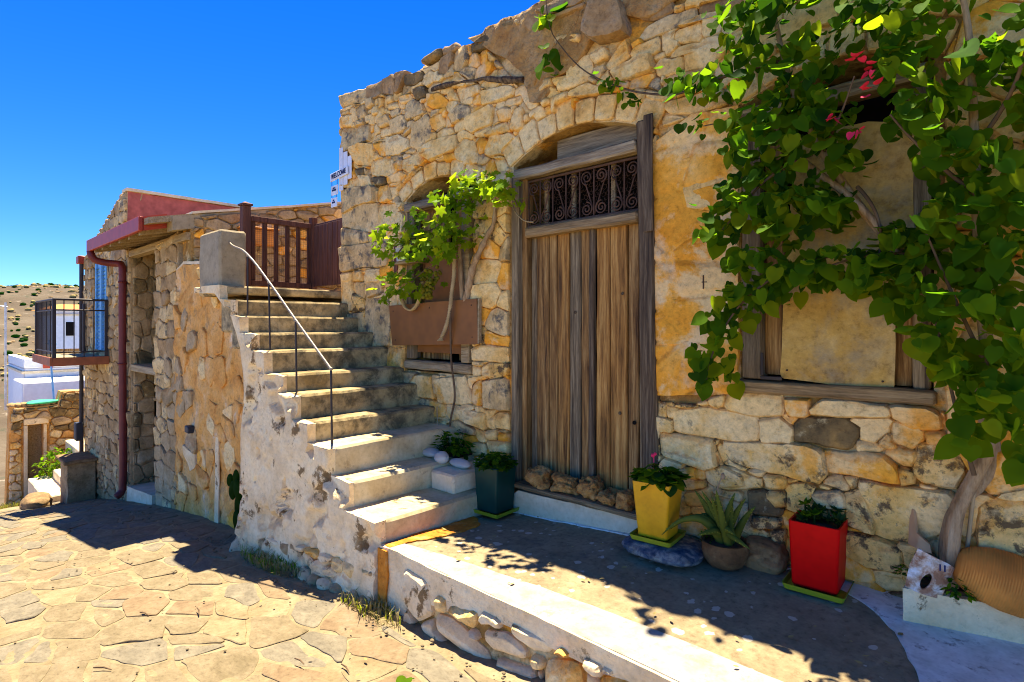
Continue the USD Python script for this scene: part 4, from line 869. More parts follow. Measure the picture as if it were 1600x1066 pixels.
dp = part(lh, 'downpipe', tube(smoothpath([(-10.02, -1.40, 2.44), (-10.0, -1.36, 2.32), (-9.97, -1.2, 2.28), (-9.88, -1.06, 2.27), (-9.83, -1.05, 2.2), (-9.83, -1.05, 1.5), (-9.82, -1.05, .4), (-9.80, -1.05, -.5), (-9.79, -1.06, -1.05), (-9.76, -1.14, -1.12)], 60), .05, 10), M['pipe_red'], True, label='dark red rain pipe')
for z in (2.0, .8, -.3): part(dp, 'bracket', tube([(-9.83, -1.05, z - .015), (-9.83, -1.05, z + .015)], .058, 10), M['pipe_red'], True)
cb = part(lh, 'cable_pipe', tube([(-12.88, -1.02, 2.5), (-12.88, -1.02, .3), (-12.88, -1.02, -1.6)], .035, 8), M['iron_dark'], True); part(cb, 'meter_box', box(-12.98, -12.80, -1.12, -1.0, -.75, -.42, .015), M['black_box'])
# blue balcony shutters
bs = part(lh, 'balcony_door', box(-11.96, -11.16, -.955, -.915, .94, 2.44, .004), M['blue_paint'], label='pale blue shuttered balcony door')
for a in (-11.95, -11.60, -11.545, -11.195): part(bs, 'stile', box(a, a + .05 if a > -11.2 or a < -11.9 else a + .05, -.99, -.957, .95, 2.43, .004), M['blue_paint'])
for a in (-11.895, -11.49):
    for k in range(22): part(bs, 'louvre', hull([(a, -.957, 1.0 + k * .064), (a + .29, -.957, 1.0 + k * .064), (a, -.983, .985 + k * .064), (a + .29, -.983, .985 + k * .064), (a, -.957, 1.012 + k * .064), (a + .29, -.957, 1.012 + k * .064)]), M['blue_paint'], False)
ba = part(lh, 'balcony', box(-12.70, -10.97, -1.70, -.985, .80, .86, .006), M['concrete'], label='balcony with a thin dark iron railing')
part(ba, 'edge_beam', joined([box(-12.72, -10.95, -1.735, -1.702, .74, .87, .004), box(-10.968, -10.94, -1.70, -.985, .74, .87, .004)]), M['orange_steel'])
for a, b in ((-12.68, -1.68), (-10.98, -1.68), (-10.98, -1.02), (-12.68, -1.02)): part(ba, 'post', box(a - .022, a + .022, b - .022, b + .022, .862, 1.76, .003), M['iron_dark'])
for z in (1.765, 1.60, .95): part(ba, 'rail', joined([tube([(-12.70, -1.68, z), (-10.98, -1.68, z)], .012 if z < 1.7 else .02, 6), tube([(-10.98, -1.70, z), (-10.98, -1.0, z)], .012 if z < 1.7 else .02, 6)]), M['iron_dark'], True)
for a in np.arange(-12.55, -11.05, .125): part(ba, 'baluster', tube([(a, -1.68, .862), (a, -1.68, 1.765)], .008, 5), M['iron_dark'], True)
for b in np.arange(-1.56, -1.06, .125): part(ba, 'baluster', tube([(-10.98, b, .862), (-10.98, b, 1.765)], .008, 5), M['iron_dark'], True)

# ================================================================= beyond the lane's end
rw = thing('ruined_wall', 'low ruined stone wall with a small old doorway at the lane end', 'wall')
rpg = Polygon([(-1.80, -3.4), (.6, -3.4), (.6, -.10), (-.45, -.13), (-.86, -.12), (-.92, -.40), (-1.3, -.42), (-1.72, -.38)])
rdoor = sbox(-1.43, -2.45, -1.17, -.80)
rwm = part(rw, 'core', face_out(put(slab(rpg.difference(rdoor), .4, .12, .03, 4, 120), to_right(-16.4))), M['orange_lime'], 40)
items = []
for i, c in enumerate(cells(rpg.buffer(-.02).difference(rdoor.buffer(.1)), .26, .17, 53)):
    cz = c.centroid.y; items.append((organic(c.buffer(-.005), i, .016, 11, .012), .03 + .05 * RNG.random(), M[RNG.choice(['stone_grey', 'rubble_tan', 'stone_dark']) if cz > -1.0 else RNG.choice(['limewash', 'stone_cream', 'orange_lime'])], 2100 + i, dict(bevel=.03, rough=.02)))
lay_stones(rwm, items, to_right(-16.0), 'stone', 150)
part(rw, 'door', box(-16.3, -16.25, -1.43, -1.17, -2.45, -.80), M['wood_pale']); part(rw, 'lintel', plank(-16.35, -15.93, -1.50, -1.08, -.79, -.66, 121, .01, .01), M['limewash']); part(rw, 'jamb', box(-16.3, -15.94, -1.50, -1.435, -2.45, -.80, .01), M['limewash_clean']); part(rw, 'jamb', box(-16.3, -15.96, -1.165, -1.11, -2.45, -.80, .01), M['limewash'])
for i in range(9): part(rw, 'coping_stone', rock((-16.15, -1.7 + .1 * i + .02, -.37), (.14, .075, .06), 130 + i, .5, 2), M['rubble_grey'], 50)
def house_box(name, label, x0, x1, y0, y1, z0, z1, par=.25, group=None):
    t = thing(name, label, 'house', group)
    b = part(t, 'wall', box(x0, x1, y0, y1, z0, z1, .03), M['white_paint']); 
    part(t, 'roof_edge', box(x0 - .05, x1 + .06, y0 - .06, y1, z1 - .16, z1 - .08, .01), M['limewash_clean']); part(t, 'parapet', joined([box(x1 - .2, x1, y0, y1, z1 + .001, z1 + par, .02), box(x0, x1 - .201, y0, y0 + .2, z1 + .001, z1 + par, .02)]), M['white_paint']); return t
w1 = house_box('white_house', 'low white house with a stepped parapet behind the ruin', -27, -23, -.75, 4, -5, .02, .3)
part(w1, 'terrace_block', box(-22.98, -21.0, -1.0, 3.0, -5, -.28, .03), M['white_paint']); part(w1, 'window', box(-22.99, -22.96, 0.0, .7, .05, .6), M['wood_brown']); part(w1, 'porch_wall', box(-22.95, -22.6, .9, 3, -.27, .5, .02), M['white_paint'])
part(w1, 'red_sign', box(-22.955, -22.93, -.3, -.05, .0, .28), M['red_paint'])
w2 = house_box('white_house', 'white cottage seen through the balcony rails, orange tiled ridge', -36, -31.0, 1.05, 5.5, -6, 1.95, .1)
part(w2, 'roof', hull([(-36.2, .9, 2.06), (-30.8, .9, 2.06), (-36.2, 4.6, 2.06), (-30.8, 4.6, 2.06), (-33.5, 1.6, 2.35), (-33.5, 4.0, 2.35)]), M['terracotta']); part(w2, 'door', box(-30.995, -30.96, 2.2, 2.8, .3, 1.6), M['blue_paint']); part(w2, 'window', box(-30.995, -30.97, 1.5, 1.8, .9, 1.5), M['dark_inside'])
w3 = house_box('white_house', 'white house corner with a green window at the left edge', -21.0, -18.6, -4.6, -2.15, -5, -.55, .15)
part(w3, 'window', box(-18.595, -18.57, -2.9, -2.35, -2.1, -1.4), M['pot_green']); part(w3, 'sill', box(-18.595, -18.5, -2.95, -2.3, -1.28, -1.18), M['concrete'])
bl = thing('blue_railing', 'pale blue railing on the white roof at the left edge', 'railing')
part(bl, 'rail', joined([tube([(-18.7, -4.4, z), (-18.7, -2.2, z)], .02, 6) for z in (-.1, .22)]), M['blue_paint'], True)
for y in np.arange(-4.3, -2.1, .16): part(bl, 'bar', tube([(-18.7, y, -.4), (-18.7, y, .22)], .014, 5), M['blue_paint'], True)
for i, (p, h, mt, lb) in enumerate((((-21.0, -1.35), 2.0, 'tin', 'slim grey lamp pole at the far left'), ((-20.5, -.35), .95, 'blue_paint', 'leaning pale blue pole on the white house roof'))):
    o = thing('pole', lb, 'pole'); part(o, 'shaft', tube([(*p, -1.0), (p[0], p[1] - (.12 if i else 0), h)], .025, 6), M[mt], True); part(o, 'crossbar', tube([(p[0], p[1] - .22, h - .1), (p[0], p[1] + .05, h - .12)], .015, 5), M[mt], True)
gc = thing('green_cloth', 'green cloth strip lying on the ruined wall', 'cloth'); part(gc, 'strip', rock((-16.1, -1.15, -.33), (.2, .3, .045), 9, .5, 2), M['cloth_green'])
# white steps, stone box pillar and slab at the foot of the grey house
ws = thing('white_steps', 'two pale low steps in front of the leafy bush', 'steps')
for i in range(2): part(ws, 'step', plank(-14.6 + .3 * i - .3, -13.0 - .3 * i, -1.55 + .35 * i, -.6, -2.4, -1.72 + .17 * i, 140 + i, .02, .012), M['limewash_clean'])
part(ws, 'landing', plank(-15.6, -13.6, -.85, .4, -2.4, -1.15, 143, .02, .012), M['limewash_clean'])
bxp = thing('stone_stub', 'square stone stub with a slate cap by the grey house corner', 'pillar')
part(bxp, 'body', face_out(put(slab(Polygon([(-12.35, -1.9), (-11.75, -1.9), (-11.75, -.95), (-12.35, -.95)]), .38, .07, .02, 5, 150), to_front(-1.02))), M['rubble_grey']); part(bxp, 'cap', plank(-12.42, -11.68, -1.46, -1.0, -.945, -.88, 151, .015, .012), M['rock_grey'])
fs = thing('flat_stone', 'flat grey boulder lying in front of the stone stub', 'stone'); part(fs, 'body', rock((-12.3, -1.72, -1.62), (.42, .2, .14), 8, .3, 3, boxy=.3), M['rock_grey'])
# ================================================================= leaves
def leaf_heart():
    half = [(-.16, -.04, .07), (-.33, -.08, .06), (-.46, -.11, -.06), (-.515, -.12, -.24), (-.49, -.11, -.44), (-.39, -.08, -.64), (-.24, -.07, -.82), (-.10, -.085, -.95)]
    v = [(0, 0, 0)] + half + [(0, -.12, -1.06)] + [(-x, y, z) for x, y, z in half[::-1]] + [(0, .02, -.22), (0, .015, -.45), (0, -.01, -.7)]
    n = 18; f = []
    mid = lambda i: 18 if i < 4 or i > 13 else (19 if i < 6 or i > 11 else 20)
    for i in range(n):
        j = (i + 1) % n; f.append((i, j, mid(i)))
        if mid(i) != mid(j): f.append((j, mid(j), mid(i)))
    return np.array(v, float), np.array(f)
def leaf_lobed():
    rr = np.array([.12, .42, .36, .62, .40, .72, .45, .80, .45, .72, .40, .62, .36, .42]); a = np.linspace(0, 2 * np.pi, 15)[:-1]
    v = np.stack([np.sin(a) * rr, -.10 * rr + .04 * np.cos(5 * a), np.cos(a) * rr * .95 - .15], 1); v = np.vstack([v, [(0, .05, -.2)]]); n = 14; J = np.arange(n); return v, np.stack([J, (J + 1) % n, np.full(n, n)], 1)
def leaf_oval():
    v = np.array([(0, 0, 0), (-.24, -.05, -.3), (-.26, -.05, -.62), (0, -.1, -1), (.26, -.05, -.62), (.24, -.05, -.3), (0, .02, -.45)], float); return v, np.array([(i, (i + 1) % 6, 6) for i in range(6)])
HEART, LOBED, OVAL = leaf_heart(), leaf_lobed(), leaf_oval()
def Rm(yaw, pitch, roll):
    cy, sy, cp, sp, cr, sr = math.cos(yaw), math.sin(yaw), math.cos(pitch), math.sin(pitch), math.cos(roll), math.sin(roll)
    return np.array([[cy, -sy, 0], [sy, cy, 0], [0, 0, 1]]) @ np.array([[1, 0, 0], [0, cp, -sp], [0, sp, cp]]) @ np.array([[cr, 0, sr], [0, 1, 0], [-sr, 0, cr]])
def leaf_at(t, p, s, yaw, pitch, roll, r):
    v = t[0] * np.array([r.uniform(.75, 1.15), r.uniform(.4, 1.7), 1]) ; v[:, 1] += r.normal(0, .22) * v[:, 2] ** 2 + r.normal(0, .12) * v[:, 0] * v[:, 2]; v[:, 0] += r.normal(0, .1) * v[:, 2]
    return (v * s) @ Rm(yaw, pitch, roll).T + p, t[1]
def foliage(parent, leaves, mats, limit=300, name='leaf', r=None):
    """leaves: (verts, faces, size, centre). 300 that show largest are parts of their own."""
    sc = []
    for v, f, s, c in leaves:
        d, u, w = prj(c); sc.append(s / d if seen(c, 30) else -1)
    order = np.argsort(-np.array(sc)); rest = {}
    for k, i in enumerate(order):
        v, f, s, c = leaves[i]; mt = mats[int(r.choice(len(mats), p=None))]
        if k < limit and sc[i] > 0: part(parent, name, trimesh.Trimesh(v, f, process=False), M[mt], True)
        else: rest.setdefault(mt, []).append((v, f))
    for mt, ms in rest.items(): part(parent, 'leaves', joined(ms), M[mt], True, kind='stuff')
def blob_leaves(blobs, yc, ry, size, tmpl, r, dens=1.0, up=.5, stems=None, out=0.0):
    L = []
    for (x, z, rx, rz, n) in blobs:
        for _ in range(int(n * dens)):
            a, q = r.uniform(0, 2 * np.pi), math.sqrt(r.random())
            y = yc - ry * (1 - q * q) ** .5 * r.uniform(.1, 1.0) + .06 * r.normal() - out * max(0, z - 1.0)
            p = np.array([x + rx * q * math.cos(a), min(y, -.045), z + rz * q * math.sin(a)])
            s = size * r.choice([r.uniform(.4, .8), r.uniform(.75, 1.3)]); v, f = leaf_at(tmpl, p, s, r.normal(0, .75) + .25, -abs(r.normal(.35, .4)) if r.random() < .85 else -r.uniform(1.0, 1.7), r.normal(0, .4), r)
            v[:, 1] = np.minimum(v[:, 1], -.015); L.append((v, f, s, p))
    return L
VINE_SMALL = [(-1.0, 2.88, 0.2, 0.17, 90), (-0.85, 2.58, 0.14, 0.2, 90), (-1.12, 2.68, 0.19, 0.11, 40), (-1.36, 2.68, 0.18, 0.05, 30), (-1.03, 2.35, 0.18, 0.16, 85), (-0.82, 2.24, 0.2, 0.24, 120), (-1.29, 2.46, 0.16, 0.03, 14), (-1.08, 2.04, 0.17, 0.16, 85), (-0.85, 1.91, 0.19, 0.15, 100), (-1.21, 1.95, 0.1, 0.07, 22), (-0.71, 2.37, 0.1, 0.12, 45), (-0.64, 2.12, 0.06, 0.1, 22), (-0.69, 1.95, 0.1, 0.09, 42), (-1.0, 1.7, 0.21, 0.08, 60), (-1.22, 1.85, 0.08, 0.05, 18), (-1.12, 1.54, 0.12, 0.07, 32), (-1.19, 1.4, 0.12, 0.1, 40), (-1.26, 1.23, 0.1, 0.12, 36), (-1.27, 1.09, 0.06, 0.07, 20), (-0.98, 1.54, 0.11, 0.08, 34), (-0.84, 1.62, 0.11, 0.05, 34), (-0.69, 1.67, 0.14, 0.07, 50), (-0.51, 1.62, 0.11, 0.08, 50), (-0.44, 1.72, 0.14, 0.1, 55), (-0.56, 1.55, 0.11, 0.04, 26), (-0.45, 1.47, 0.06, 0.03, 16), (-0.58, 2.76, 0.11, 0.07, 30), (-0.71, 2.69, 0.1, 0.12, 22)]
VINE_SPRAYS = [(-2.5, 3.54, 0.05, 0.12, 9), (-2.52, 3.25, 0.07, 0.09, 9), (-1.97, 2.9, 0.1, 0.06, 22), (-1.81, 2.76, 0.05, 0.04, 10), (-1.52, 2.8, 0.09, 0.03, 10), (-1.27, 2.98, 0.07, 0.1, 14)]
VINE_LARGE = [(-0.38, 2.66, 0.15, 0.11, 40), (-0.43, 2.47, 0.1, 0.13, 36), (-0.34, 2.23, 0.12, 0.13, 40), (-0.2, 2.36, 0.14, 0.11, 36), (-0.11, 2.47, 0.09, 0.11, 20), (-0.05, 2.26, 0.04, 0.17, 22), (-0.26, 2.07, 0.12, 0.13, 44), (-0.13, 1.97, 0.08, 0.15, 40), (-0.05, 1.86, 0.04, 0.17, 26), (-0.21, 1.81, 0.14, 0.12, 46), (-0.11, 1.65, 0.11, 0.12, 36), (-0.32, 1.54, 0.13, 0.13, 40), (-0.21, 1.44, 0.16, 0.14, 52), (-0.08, 1.36, 0.09, 0.16, 36), (-0.25, 1.24, 0.09, 0.1, 30), (-0.14, 1.15, 0.1, 0.11, 32), (-0.05, 1.06, 0.03, 0.12, 16), (-0.21, 0.94, 0.05, 0.05, 9), (-0.05, 0.86, 0.02, 0.07, 8), (-0.17, 1.03, 0.09, 0.07, 20), (-0.34, 1.33, 0.05, 0.08, 12), (-0.3, 1.77, 0.08, 0.12, 28), (-0.46, 2.24, 0.03, 0.03, 4)]
GRAPE = [(-3.08, 2.44, 0.27, 0.09, 34), (-3.36, 2.39, 0.2, 0.08, 20), (-2.85, 2.34, 0.09, 0.1, 14), (-3.37, 2.18, 0.16, 0.16, 26), (-3.63, 2.02, 0.24, 0.11, 28), (-4.03, 2.17, 0.25, 0.1, 22), (-4.01, 1.75, 0.32, 0.11, 34), (-3.51, 2.01, 0.18, 0.13, 18), (-4.2, 2.08, 0.13, 0.1, 10), (-3.93, 1.97, 0.25, 0.08, 14), (-4.24, 1.62, 0.14, 0.05, 6), (-3.59, 2.23, 0.14, 0.09, 8), (-3.82, 2.29, 0.09, 0.1, 7)]
r = np.random.default_rng(8)
bv = thing('bougainvillea', 'small leaved climber with a few magenta bracts over the board window', 'climbing plant')
for pts, rad in (([(-.30, -.03, .30), (-.27, -.03, .55), (-.185, -.03, .68), (-.136, -.03, .80), (-.146, -.05, .90), (-.25, -.1, 1.2), (-.40, -.15, 1.6), (-.62, -.2, 1.95), (-.80, -.2, 2.3), (-.95, -.2, 2.8), (-1.0, -.25, 3.2)], .027),):
    part(bv, 'trunk', tube(smoothpath(pts, 50), np.interp(np.linspace(0, 1, 50), [0, .35, 1], [rad * 1.15, rad, .008]), 9), M['bark'], True)
part(bv, 'branch', tube(smoothpath([(-.86, -.2, 2.2), (-.779, -.25, 2.112), (-.624, -.25, 1.951), (-.488, -.25, 1.76), (-.38, -.2, 1.5)], 24), .016, 7), M['bark'], True, label='bare pale branch crossing the board')
for pts in ([(-.8, -.2, 2.2), (-1.0, -.25, 2.1), (-1.15, -.25, 1.95), (-1.25, -.25, 1.85)], [(-.7, -.22, 1.7), (-.95, -.3, 1.6), (-1.12, -.32, 1.45), (-1.24, -.35, 1.2), (-1.27, -.35, 1.05)], [(-.95, -.2, 2.7), (-1.2, -.22, 2.7), (-1.45, -.2, 2.69), (-1.75, -.15, 2.78), (-1.97, -.12, 2.9), (-2.25, -.08, 3.1), (-2.42, -.09, 3.3), (-2.52, -.1, 3.47), (-2.56, -.1, 3.7)], [(-.6, -.25, 2.0), (-.5, -.3, 1.75), (-.55, -.3, 1.55)], [(-.85, -.2, 2.35), (-1.1, -.2, 2.44), (-1.35, -.2, 2.47)], [(-.3, -.2, 1.65), (-.5, -.3, 1.68), (-.8, -.3, 1.6)], [(-.75, -.2, 2.2), (-.65, -.35, 2.3), (-.58, -.4, 2.45)]):
    part(bv, 'branch', tube(smoothpath(pts, 30), np.linspace(.009, .003, 30), 6), M['bark_dark'], True)
L = blob_leaves(VINE_SMALL, -.17, .30, .076, HEART, r, 1.0) + blob_leaves([(x, z, rx, rz, n) for x, z, rx, rz, n in VINE_SPRAYS[:2]], -.1, .12, .12, HEART, r) + blob_leaves(VINE_SPRAYS[2:], -.1, .16, .06, HEART, r) + blob_leaves([(-.9, 3.15, .3, .2, 90), (-.5, 3.0, .25, .25, 50)], -.12, .3, .085, HEART, r)
foliage(bv, L, ['leaf_a', 'leaf_a', 'leaf_b', 'leaf_c', 'leaf_b', 'leaf_d'], 300, 'leaf', r)
for p in [(-.564, -.42, 2.524), (-.524, -.42, 2.467), (-.512, -.42, 2.38), (-.655, -.42, 2.286), (-.571, -.42, 2.204)]:
    ms = []
    for k in range(4): ms.append(leaf_at(HEART, np.array(p) + .012 * r.normal(0, 1, 3), .036, k * 1.6 + r.normal(0, .3), -r.uniform(.2, 2.4), r.normal(0, .6), r))
    part(bv, 'flower', joined(ms), M['petal'], True, label='magenta papery flower')
cv = thing('broadleaf_vine', 'large heart leaved green vine rising from the white trough', 'climbing plant')
part(cv, 'trunk', tube(smoothpath([(-.275, -.12, .24), (-.27, -.12, .42), (-.255, -.12, .56), (-.20, -.12, .71), (-.15, -.12, .86), (-.135, -.14, 1.05), (-.16, -.2, 1.4), (-.18, -.25, 1.9), (-.2, -.25, 2.5), (-.3, -.3, 3.1)], 50), np.interp(np.linspace(0, 1, 50), [0, .28, 1], [.032, .027, .008]), 10), M['bark'], True)
for pts in ([(-.19, -.2, .75), (-.247, -.22, 1.016), (-.279, -.25, 1.202), (-.33, -.3, 1.5)], [(-.15, -.2, 1.2), (-.25, -.35, 1.5), (-.33, -.4, 1.75)], [(-.14, -.2, 1.0), (-.06, -.35, 1.1), (.02, -.4, 1.4), (.1, -.3, 1.9)], [(-.18, -.25, 1.9), (-.35, -.35, 2.1), (-.45, -.4, 2.25)], [(-.18, -.25, 2.1), (-.05, -.4, 2.3), (.0, -.45, 2.6)]):
    part(cv, 'branch', tube(smoothpath(pts, 24), np.linspace(.010, .004, 24), 6), M['bark_dark'], True)
L = blob_leaves(VINE_LARGE, -.18, .42, .078, HEART, r, 1.25) + blob_leaves([(.15, 2.3, .2, .4, 90), (.2, 1.6, .2, .35, 70), (-.1, 3.0, .4, .25, 60), (.5, 2.6, .3, .4, 90)], -.15, .42, .10, HEART, r)
foliage(cv, L, ['leaf_a', 'leaf_b', 'leaf_b', 'leaf_a', 'leaf_d', 'leaf_b'], 300, 'leaf', r)
cn = thing('cane_stake', 'thin pale cane leaning among the vine trunks', 'stake'); part(cn, 'shaft', tube([(-.238, -.045, .22), (-.198, -.07, .678), (-.165, -.09, .868), (-.15, -.12, 1.13)], .008, 8), M['cane'], True)

# grapevine on the left window
gv = thing('grapevine', 'bright green grapevine trained across the left window', 'grapevine')
part(gv, 'trunk', tube(smoothpath([(-3.46, -.04, 1.56), (-3.42, -.06, 1.66), (-3.33, -.08, 1.86), (-3.20, -.07, 2.06), (-3.12, -.06, 2.19), (-3.1, -.08, 2.4)], 30), np.linspace(.035, .012, 30) * (1 + .2 * np.sin(np.arange(30) * 1.7)), 8), M['bark'], True)
part(gv, 'trunk', tube(smoothpath([(-3.52, -.03, 1.56), (-3.52, -.05, 1.8), (-3.54, -.06, 2.1), (-3.5, -.08, 2.4)], 24), .022, 8), M['bark'], True)
part(gv, 'stem', tube(smoothpath([(-3.68, -.05, .40), (-3.62, -.07, .6), (-3.575, -.07, .77), (-3.61, -.08, 1.09), (-3.57, -.12, 1.5), (-3.56, -.1, 1.8), (-3.55, -.1, 2.3)], 40), .009, 6), M['bark_dark'], True)
for pts in ([(-3.1, -.1, 2.4), (-3.4, -.14, 2.42), (-3.7, -.15, 2.2), (-4.0, -.16, 2.15), (-4.3, -.15, 2.0)], [(-3.5, -.1, 2.1), (-3.6, -.18, 1.95), (-3.9, -.2, 1.8), (-4.2, -.18, 1.68)], [(-3.1, -.1, 2.42), (-2.9, -.12, 2.36), (-2.82, -.12, 2.25)]):
    part(gv, 'stem', tube(smoothpath(pts, 24), .006, 5), M['bark_dark'], True)
L = blob_leaves(GRAPE, -.12, .36, .085, LOBED, r, 2.0)
foliage(gv, L, ['leaf_grape', 'leaf_grape', 'leaf_grape2', 'leaf_b'], 300, 'leaf', r)
gb = []
for k in range(70):
    t = r.random(); gb.append(rock((-3.74 + .11 * (1 - .6 * t) * r.uniform(-1, 1) - .05 * t, -.19 + .07 * (1 - .6 * t) * r.uniform(-1, 1), 1.86 - .26 * t), (.0165,) * 3, k, .05, 1))
part(gv, 'grape_bunch', joined(gb), M['grape_skin'], True, label='pale green bunch of grapes', kind='stuff')

[part(wr, 'nail', tube([(nx, -.018, nz), (nx, -.026, nz)], .005, 8), M['iron_rust'], True) for nx, nz in ((-.97, 1.13), (-.54, 1.10), (-.96, 1.5), (-.52, 1.55), (-.92, 2.28), (-.43, 2.25))]
# things on the left window
bd = thing('brown_board', 'tilted brown plywood board hung across the window', 'board')
vf = slab(Polygon([(-4.51, 1.553), (-3.30, 1.585), (-3.285, 1.215), (-3.62, 1.205), (-4.455, 1.176)]), .025, .1, .004, 3, 160); part(bd, 'sheet', face_out(put(vf, to_front(-.055))), M['board_brown'], 40); [part(bd, 'nail', tube([(nx, -.078, nz), (nx, -.0835, nz)], .006, 8), M['iron_rust'], True) for nx, nz in ((-4.44, 1.5), (-3.36, 1.53), (-4.40, 1.23), (-3.35, 1.27), (-3.9, 1.52))]; part(bd, 'edge_strip', plank(-3.283, -3.268, -.085, -.05, 1.22, 1.585, 161, .003, .002), M['wood_pale'])
def rope(pts, name, label):
    o = thing('rope', label, 'rope'); p = smoothpath(pts, 90); t = np.linspace(0, 1, 90) * np.linalg.norm(np.diff(p, axis=0), axis=1).sum() / .045 * 2 * np.pi
    for k in range(3):
        a = t + k * 2.094; part(o, 'strand', tube(p + .0105 * np.stack([np.cos(a), np.sin(a), 0 * a], 1), .0095, 5), M['rope'], True)
    return o
rope([(-4.30, -.10, 1.72), (-4.256, -.11, 1.593), (-4.18, -.12, 1.52), (-4.112, -.12, 1.503), (-4.05, -.12, 1.53), (-3.992, -.12, 1.60), (-3.96, -.11, 1.75)], 'rope', 'rope loop sagging over the top of the board')
o = rope([(-3.54, -.10, 2.10), (-3.54, -.11, 1.80), (-3.56, -.12, 1.62), (-3.587, -.12, 1.466), (-3.64, -.12, 1.34), (-3.686, -.12, 1.27)], 'rope', 'frayed rope hanging straight down the board')
part(o, 'frayed_end', joined([tube([(-3.686, -.12, 1.275), (-3.686 + .03 * math.cos(a) - .02, -.12 + .02 * math.sin(a), 1.235)], .004, 4) for a in np.arange(0, 6.2, .5)]), M['rope'], True)
tc = thing('tin_pot', 'small pale tin pot on the window shelf among grape leaves', 'pot'); part(tc, 'body', lathe([(0, 0), (.055, 0), (.065, .12), (.07, .125), (.062, .12), (.05, .02), (0, .02)], 16).apply_translation((-4.30, -.075, 1.957)), M['tin'], 40)

# welcome sign at the house corner
wsn = thing('welcome_sign', 'small white WELCOME board hung with plaques on the house corner', 'sign')
bmesh = box(-5.62, -5.26, -.075, -.06, 2.935, 3.02, .004)
def tilt(m, a=.08, c=(-5.45, 0, 2.98)): return m.apply_transform(trimesh.transformations.rotation_matrix(-a, [0, 1, 0], c))
part(wsn, 'board', tilt(bmesh), M['sign_white'])
tmh = meshkit.text_mesh('WELCOME', .055, .003, True); w_ = tmh.bounds[1][0] - tmh.bounds[0][0]; tmh.apply_scale([.30 / w_, .9, 1]); tmh.apply_transform(trimesh.transformations.rotation_matrix(math.pi / 2, [1, 0, 0])); tmh.apply_translation((-5.59, -.0755, 2.955)); part(wsn, 'lettering', tilt(tmh), M['ink'], False)
for i, (a, b, c, d) in enumerate(((-5.60, -5.46, 2.77, 2.87), (-5.60, -5.48, 2.64, 2.74))):
    q = part(wsn, 'plaque', box(a, b, -.075, -.063, c, d, .004), M['sign_white']); part(q, 'mark', joined([box(a + .03, b - .03, -.078, -.0755, c + .04, c + .06, .001), box(a + .045, b - .045, -.078, -.0755, c + .065, c + .08, .001)]), M['ink'], False)
    part(wsn, 'cord', joined([tube([(x_, -.07, d), (x_, -.07, d + .09)], .004, 4) for x_ in (a + .015, b - .015)]), M['ink'], True)
for i in range(3): part(wsn, 'upright_slat', plank(-5.465 + .085 * i, -5.39 + .085 * i, -.055, -.043, 2.80 + .05 * i, 3.26 - .06 * i, 170 + i, .003, .002), M['sign_white'])

# ================================================================= planters on the terrace
def square_pot(name, label, mt, c, z0, wb, wt, h, yaw, saucer=True):
    t = thing(name, label, 'potted plant'); T = trimesh.transformations.rotation_matrix(yaw, [0, 0, 1]); 
    def rs(w, z, rr=.016):
        w = w / 2; P = []
        for a0, (sx, sy) in enumerate(((1, 1), (-1, 1), (-1, -1), (1, -1))):
            for k in range(4):
                a = math.pi / 2 * (a0 + k / 3); P.append((sx * (w - rr) + rr * math.cos(a), sy * (w - rr) + rr * math.sin(a), z))
        return np.array(P)
    prof = [(wb * .96, 0), (wb, .008), (wb + (wt - wb) * .5, h * .5), (wt, h - .004), (wt - .004, h), (wt - .02, h), (wt - .026, h - .03)]
    R = [rs(w, z) for w, z in prof]; n = 16; v = np.vstack(R); F = []
    J = np.arange(n); K = (J + 1) % n
    for q in range(len(R) - 1): F += [np.stack([q * n + J, q * n + K, (q + 1) * n + K], 1), np.stack([q * n + J, (q + 1) * n + K, (q + 1) * n + J], 1)]
    m = trimesh.Trimesh(v, np.vstack(F), process=False).apply_transform(T).apply_translation((*c, z0)); part(t, 'pot', m, M[mt], 40)
    g = rs(wt - .02, h - .025); v = np.vstack([g, [(0, 0, h - .012)]]); part(t, 'soil', trimesh.Trimesh(v, np.stack([J, K, np.full(n, n)], 1), process=False).apply_transform(T).apply_translation((*c, z0)), M['soil'], False)
    if saucer:
        ws_ = wb + .075; prof = [(ws_ * .93, -.018), (ws_, .010), (ws_ - .008, .010), (ws_ * .93 - .008, -.010), (.02, -.010)]; R = [rs(w, z) for w, z in prof]; v = np.vstack(R); F = []
        for q in range(len(R) - 1): F += [np.stack([q * n + J, q * n + K, (q + 1) * n + K], 1), np.stack([q * n + J, (q + 1) * n + K, (q + 1) * n + J], 1)]
        part(t, 'saucer', trimesh.Trimesh(v, np.vstack(F), process=False).apply_transform(T).apply_translation((*c, z0)), M['saucer_lime'], 30)
    return t
def bush(t, c, rx, ry, h, n, size, tmpl, mats, rr, limit=60, flat=False, name='leaf'):
    L = []
    for k in range(n):
        a, q = rr.uniform(0, 6.283), math.sqrt(rr.random()); z = h * (1 - .6 * q * q) * rr.uniform(.25, 1)
        p = np.array(c) + (rx * q * math.cos(a), ry * q * math.sin(a), z); s = size * rr.uniform(.7, 1.2)
        v, f = leaf_at(tmpl, p, s, a + math.pi / 2 + rr.normal(0, .4), -rr.uniform(.7, 1.75), rr.normal(0, .25), rr); L.append((v, f, s, p))
        if k % 4 == 0: part(t, 'stalk', tube([np.array(c) + (rx * .3 * q * math.cos(a), ry * .3 * q * math.sin(a), -.01), p], .0025, 4), M['leaf_pot'], True) if size > .03 else None
    foliage(t, L, mats, limit, name, rr)
r = np.random.default_rng(21)
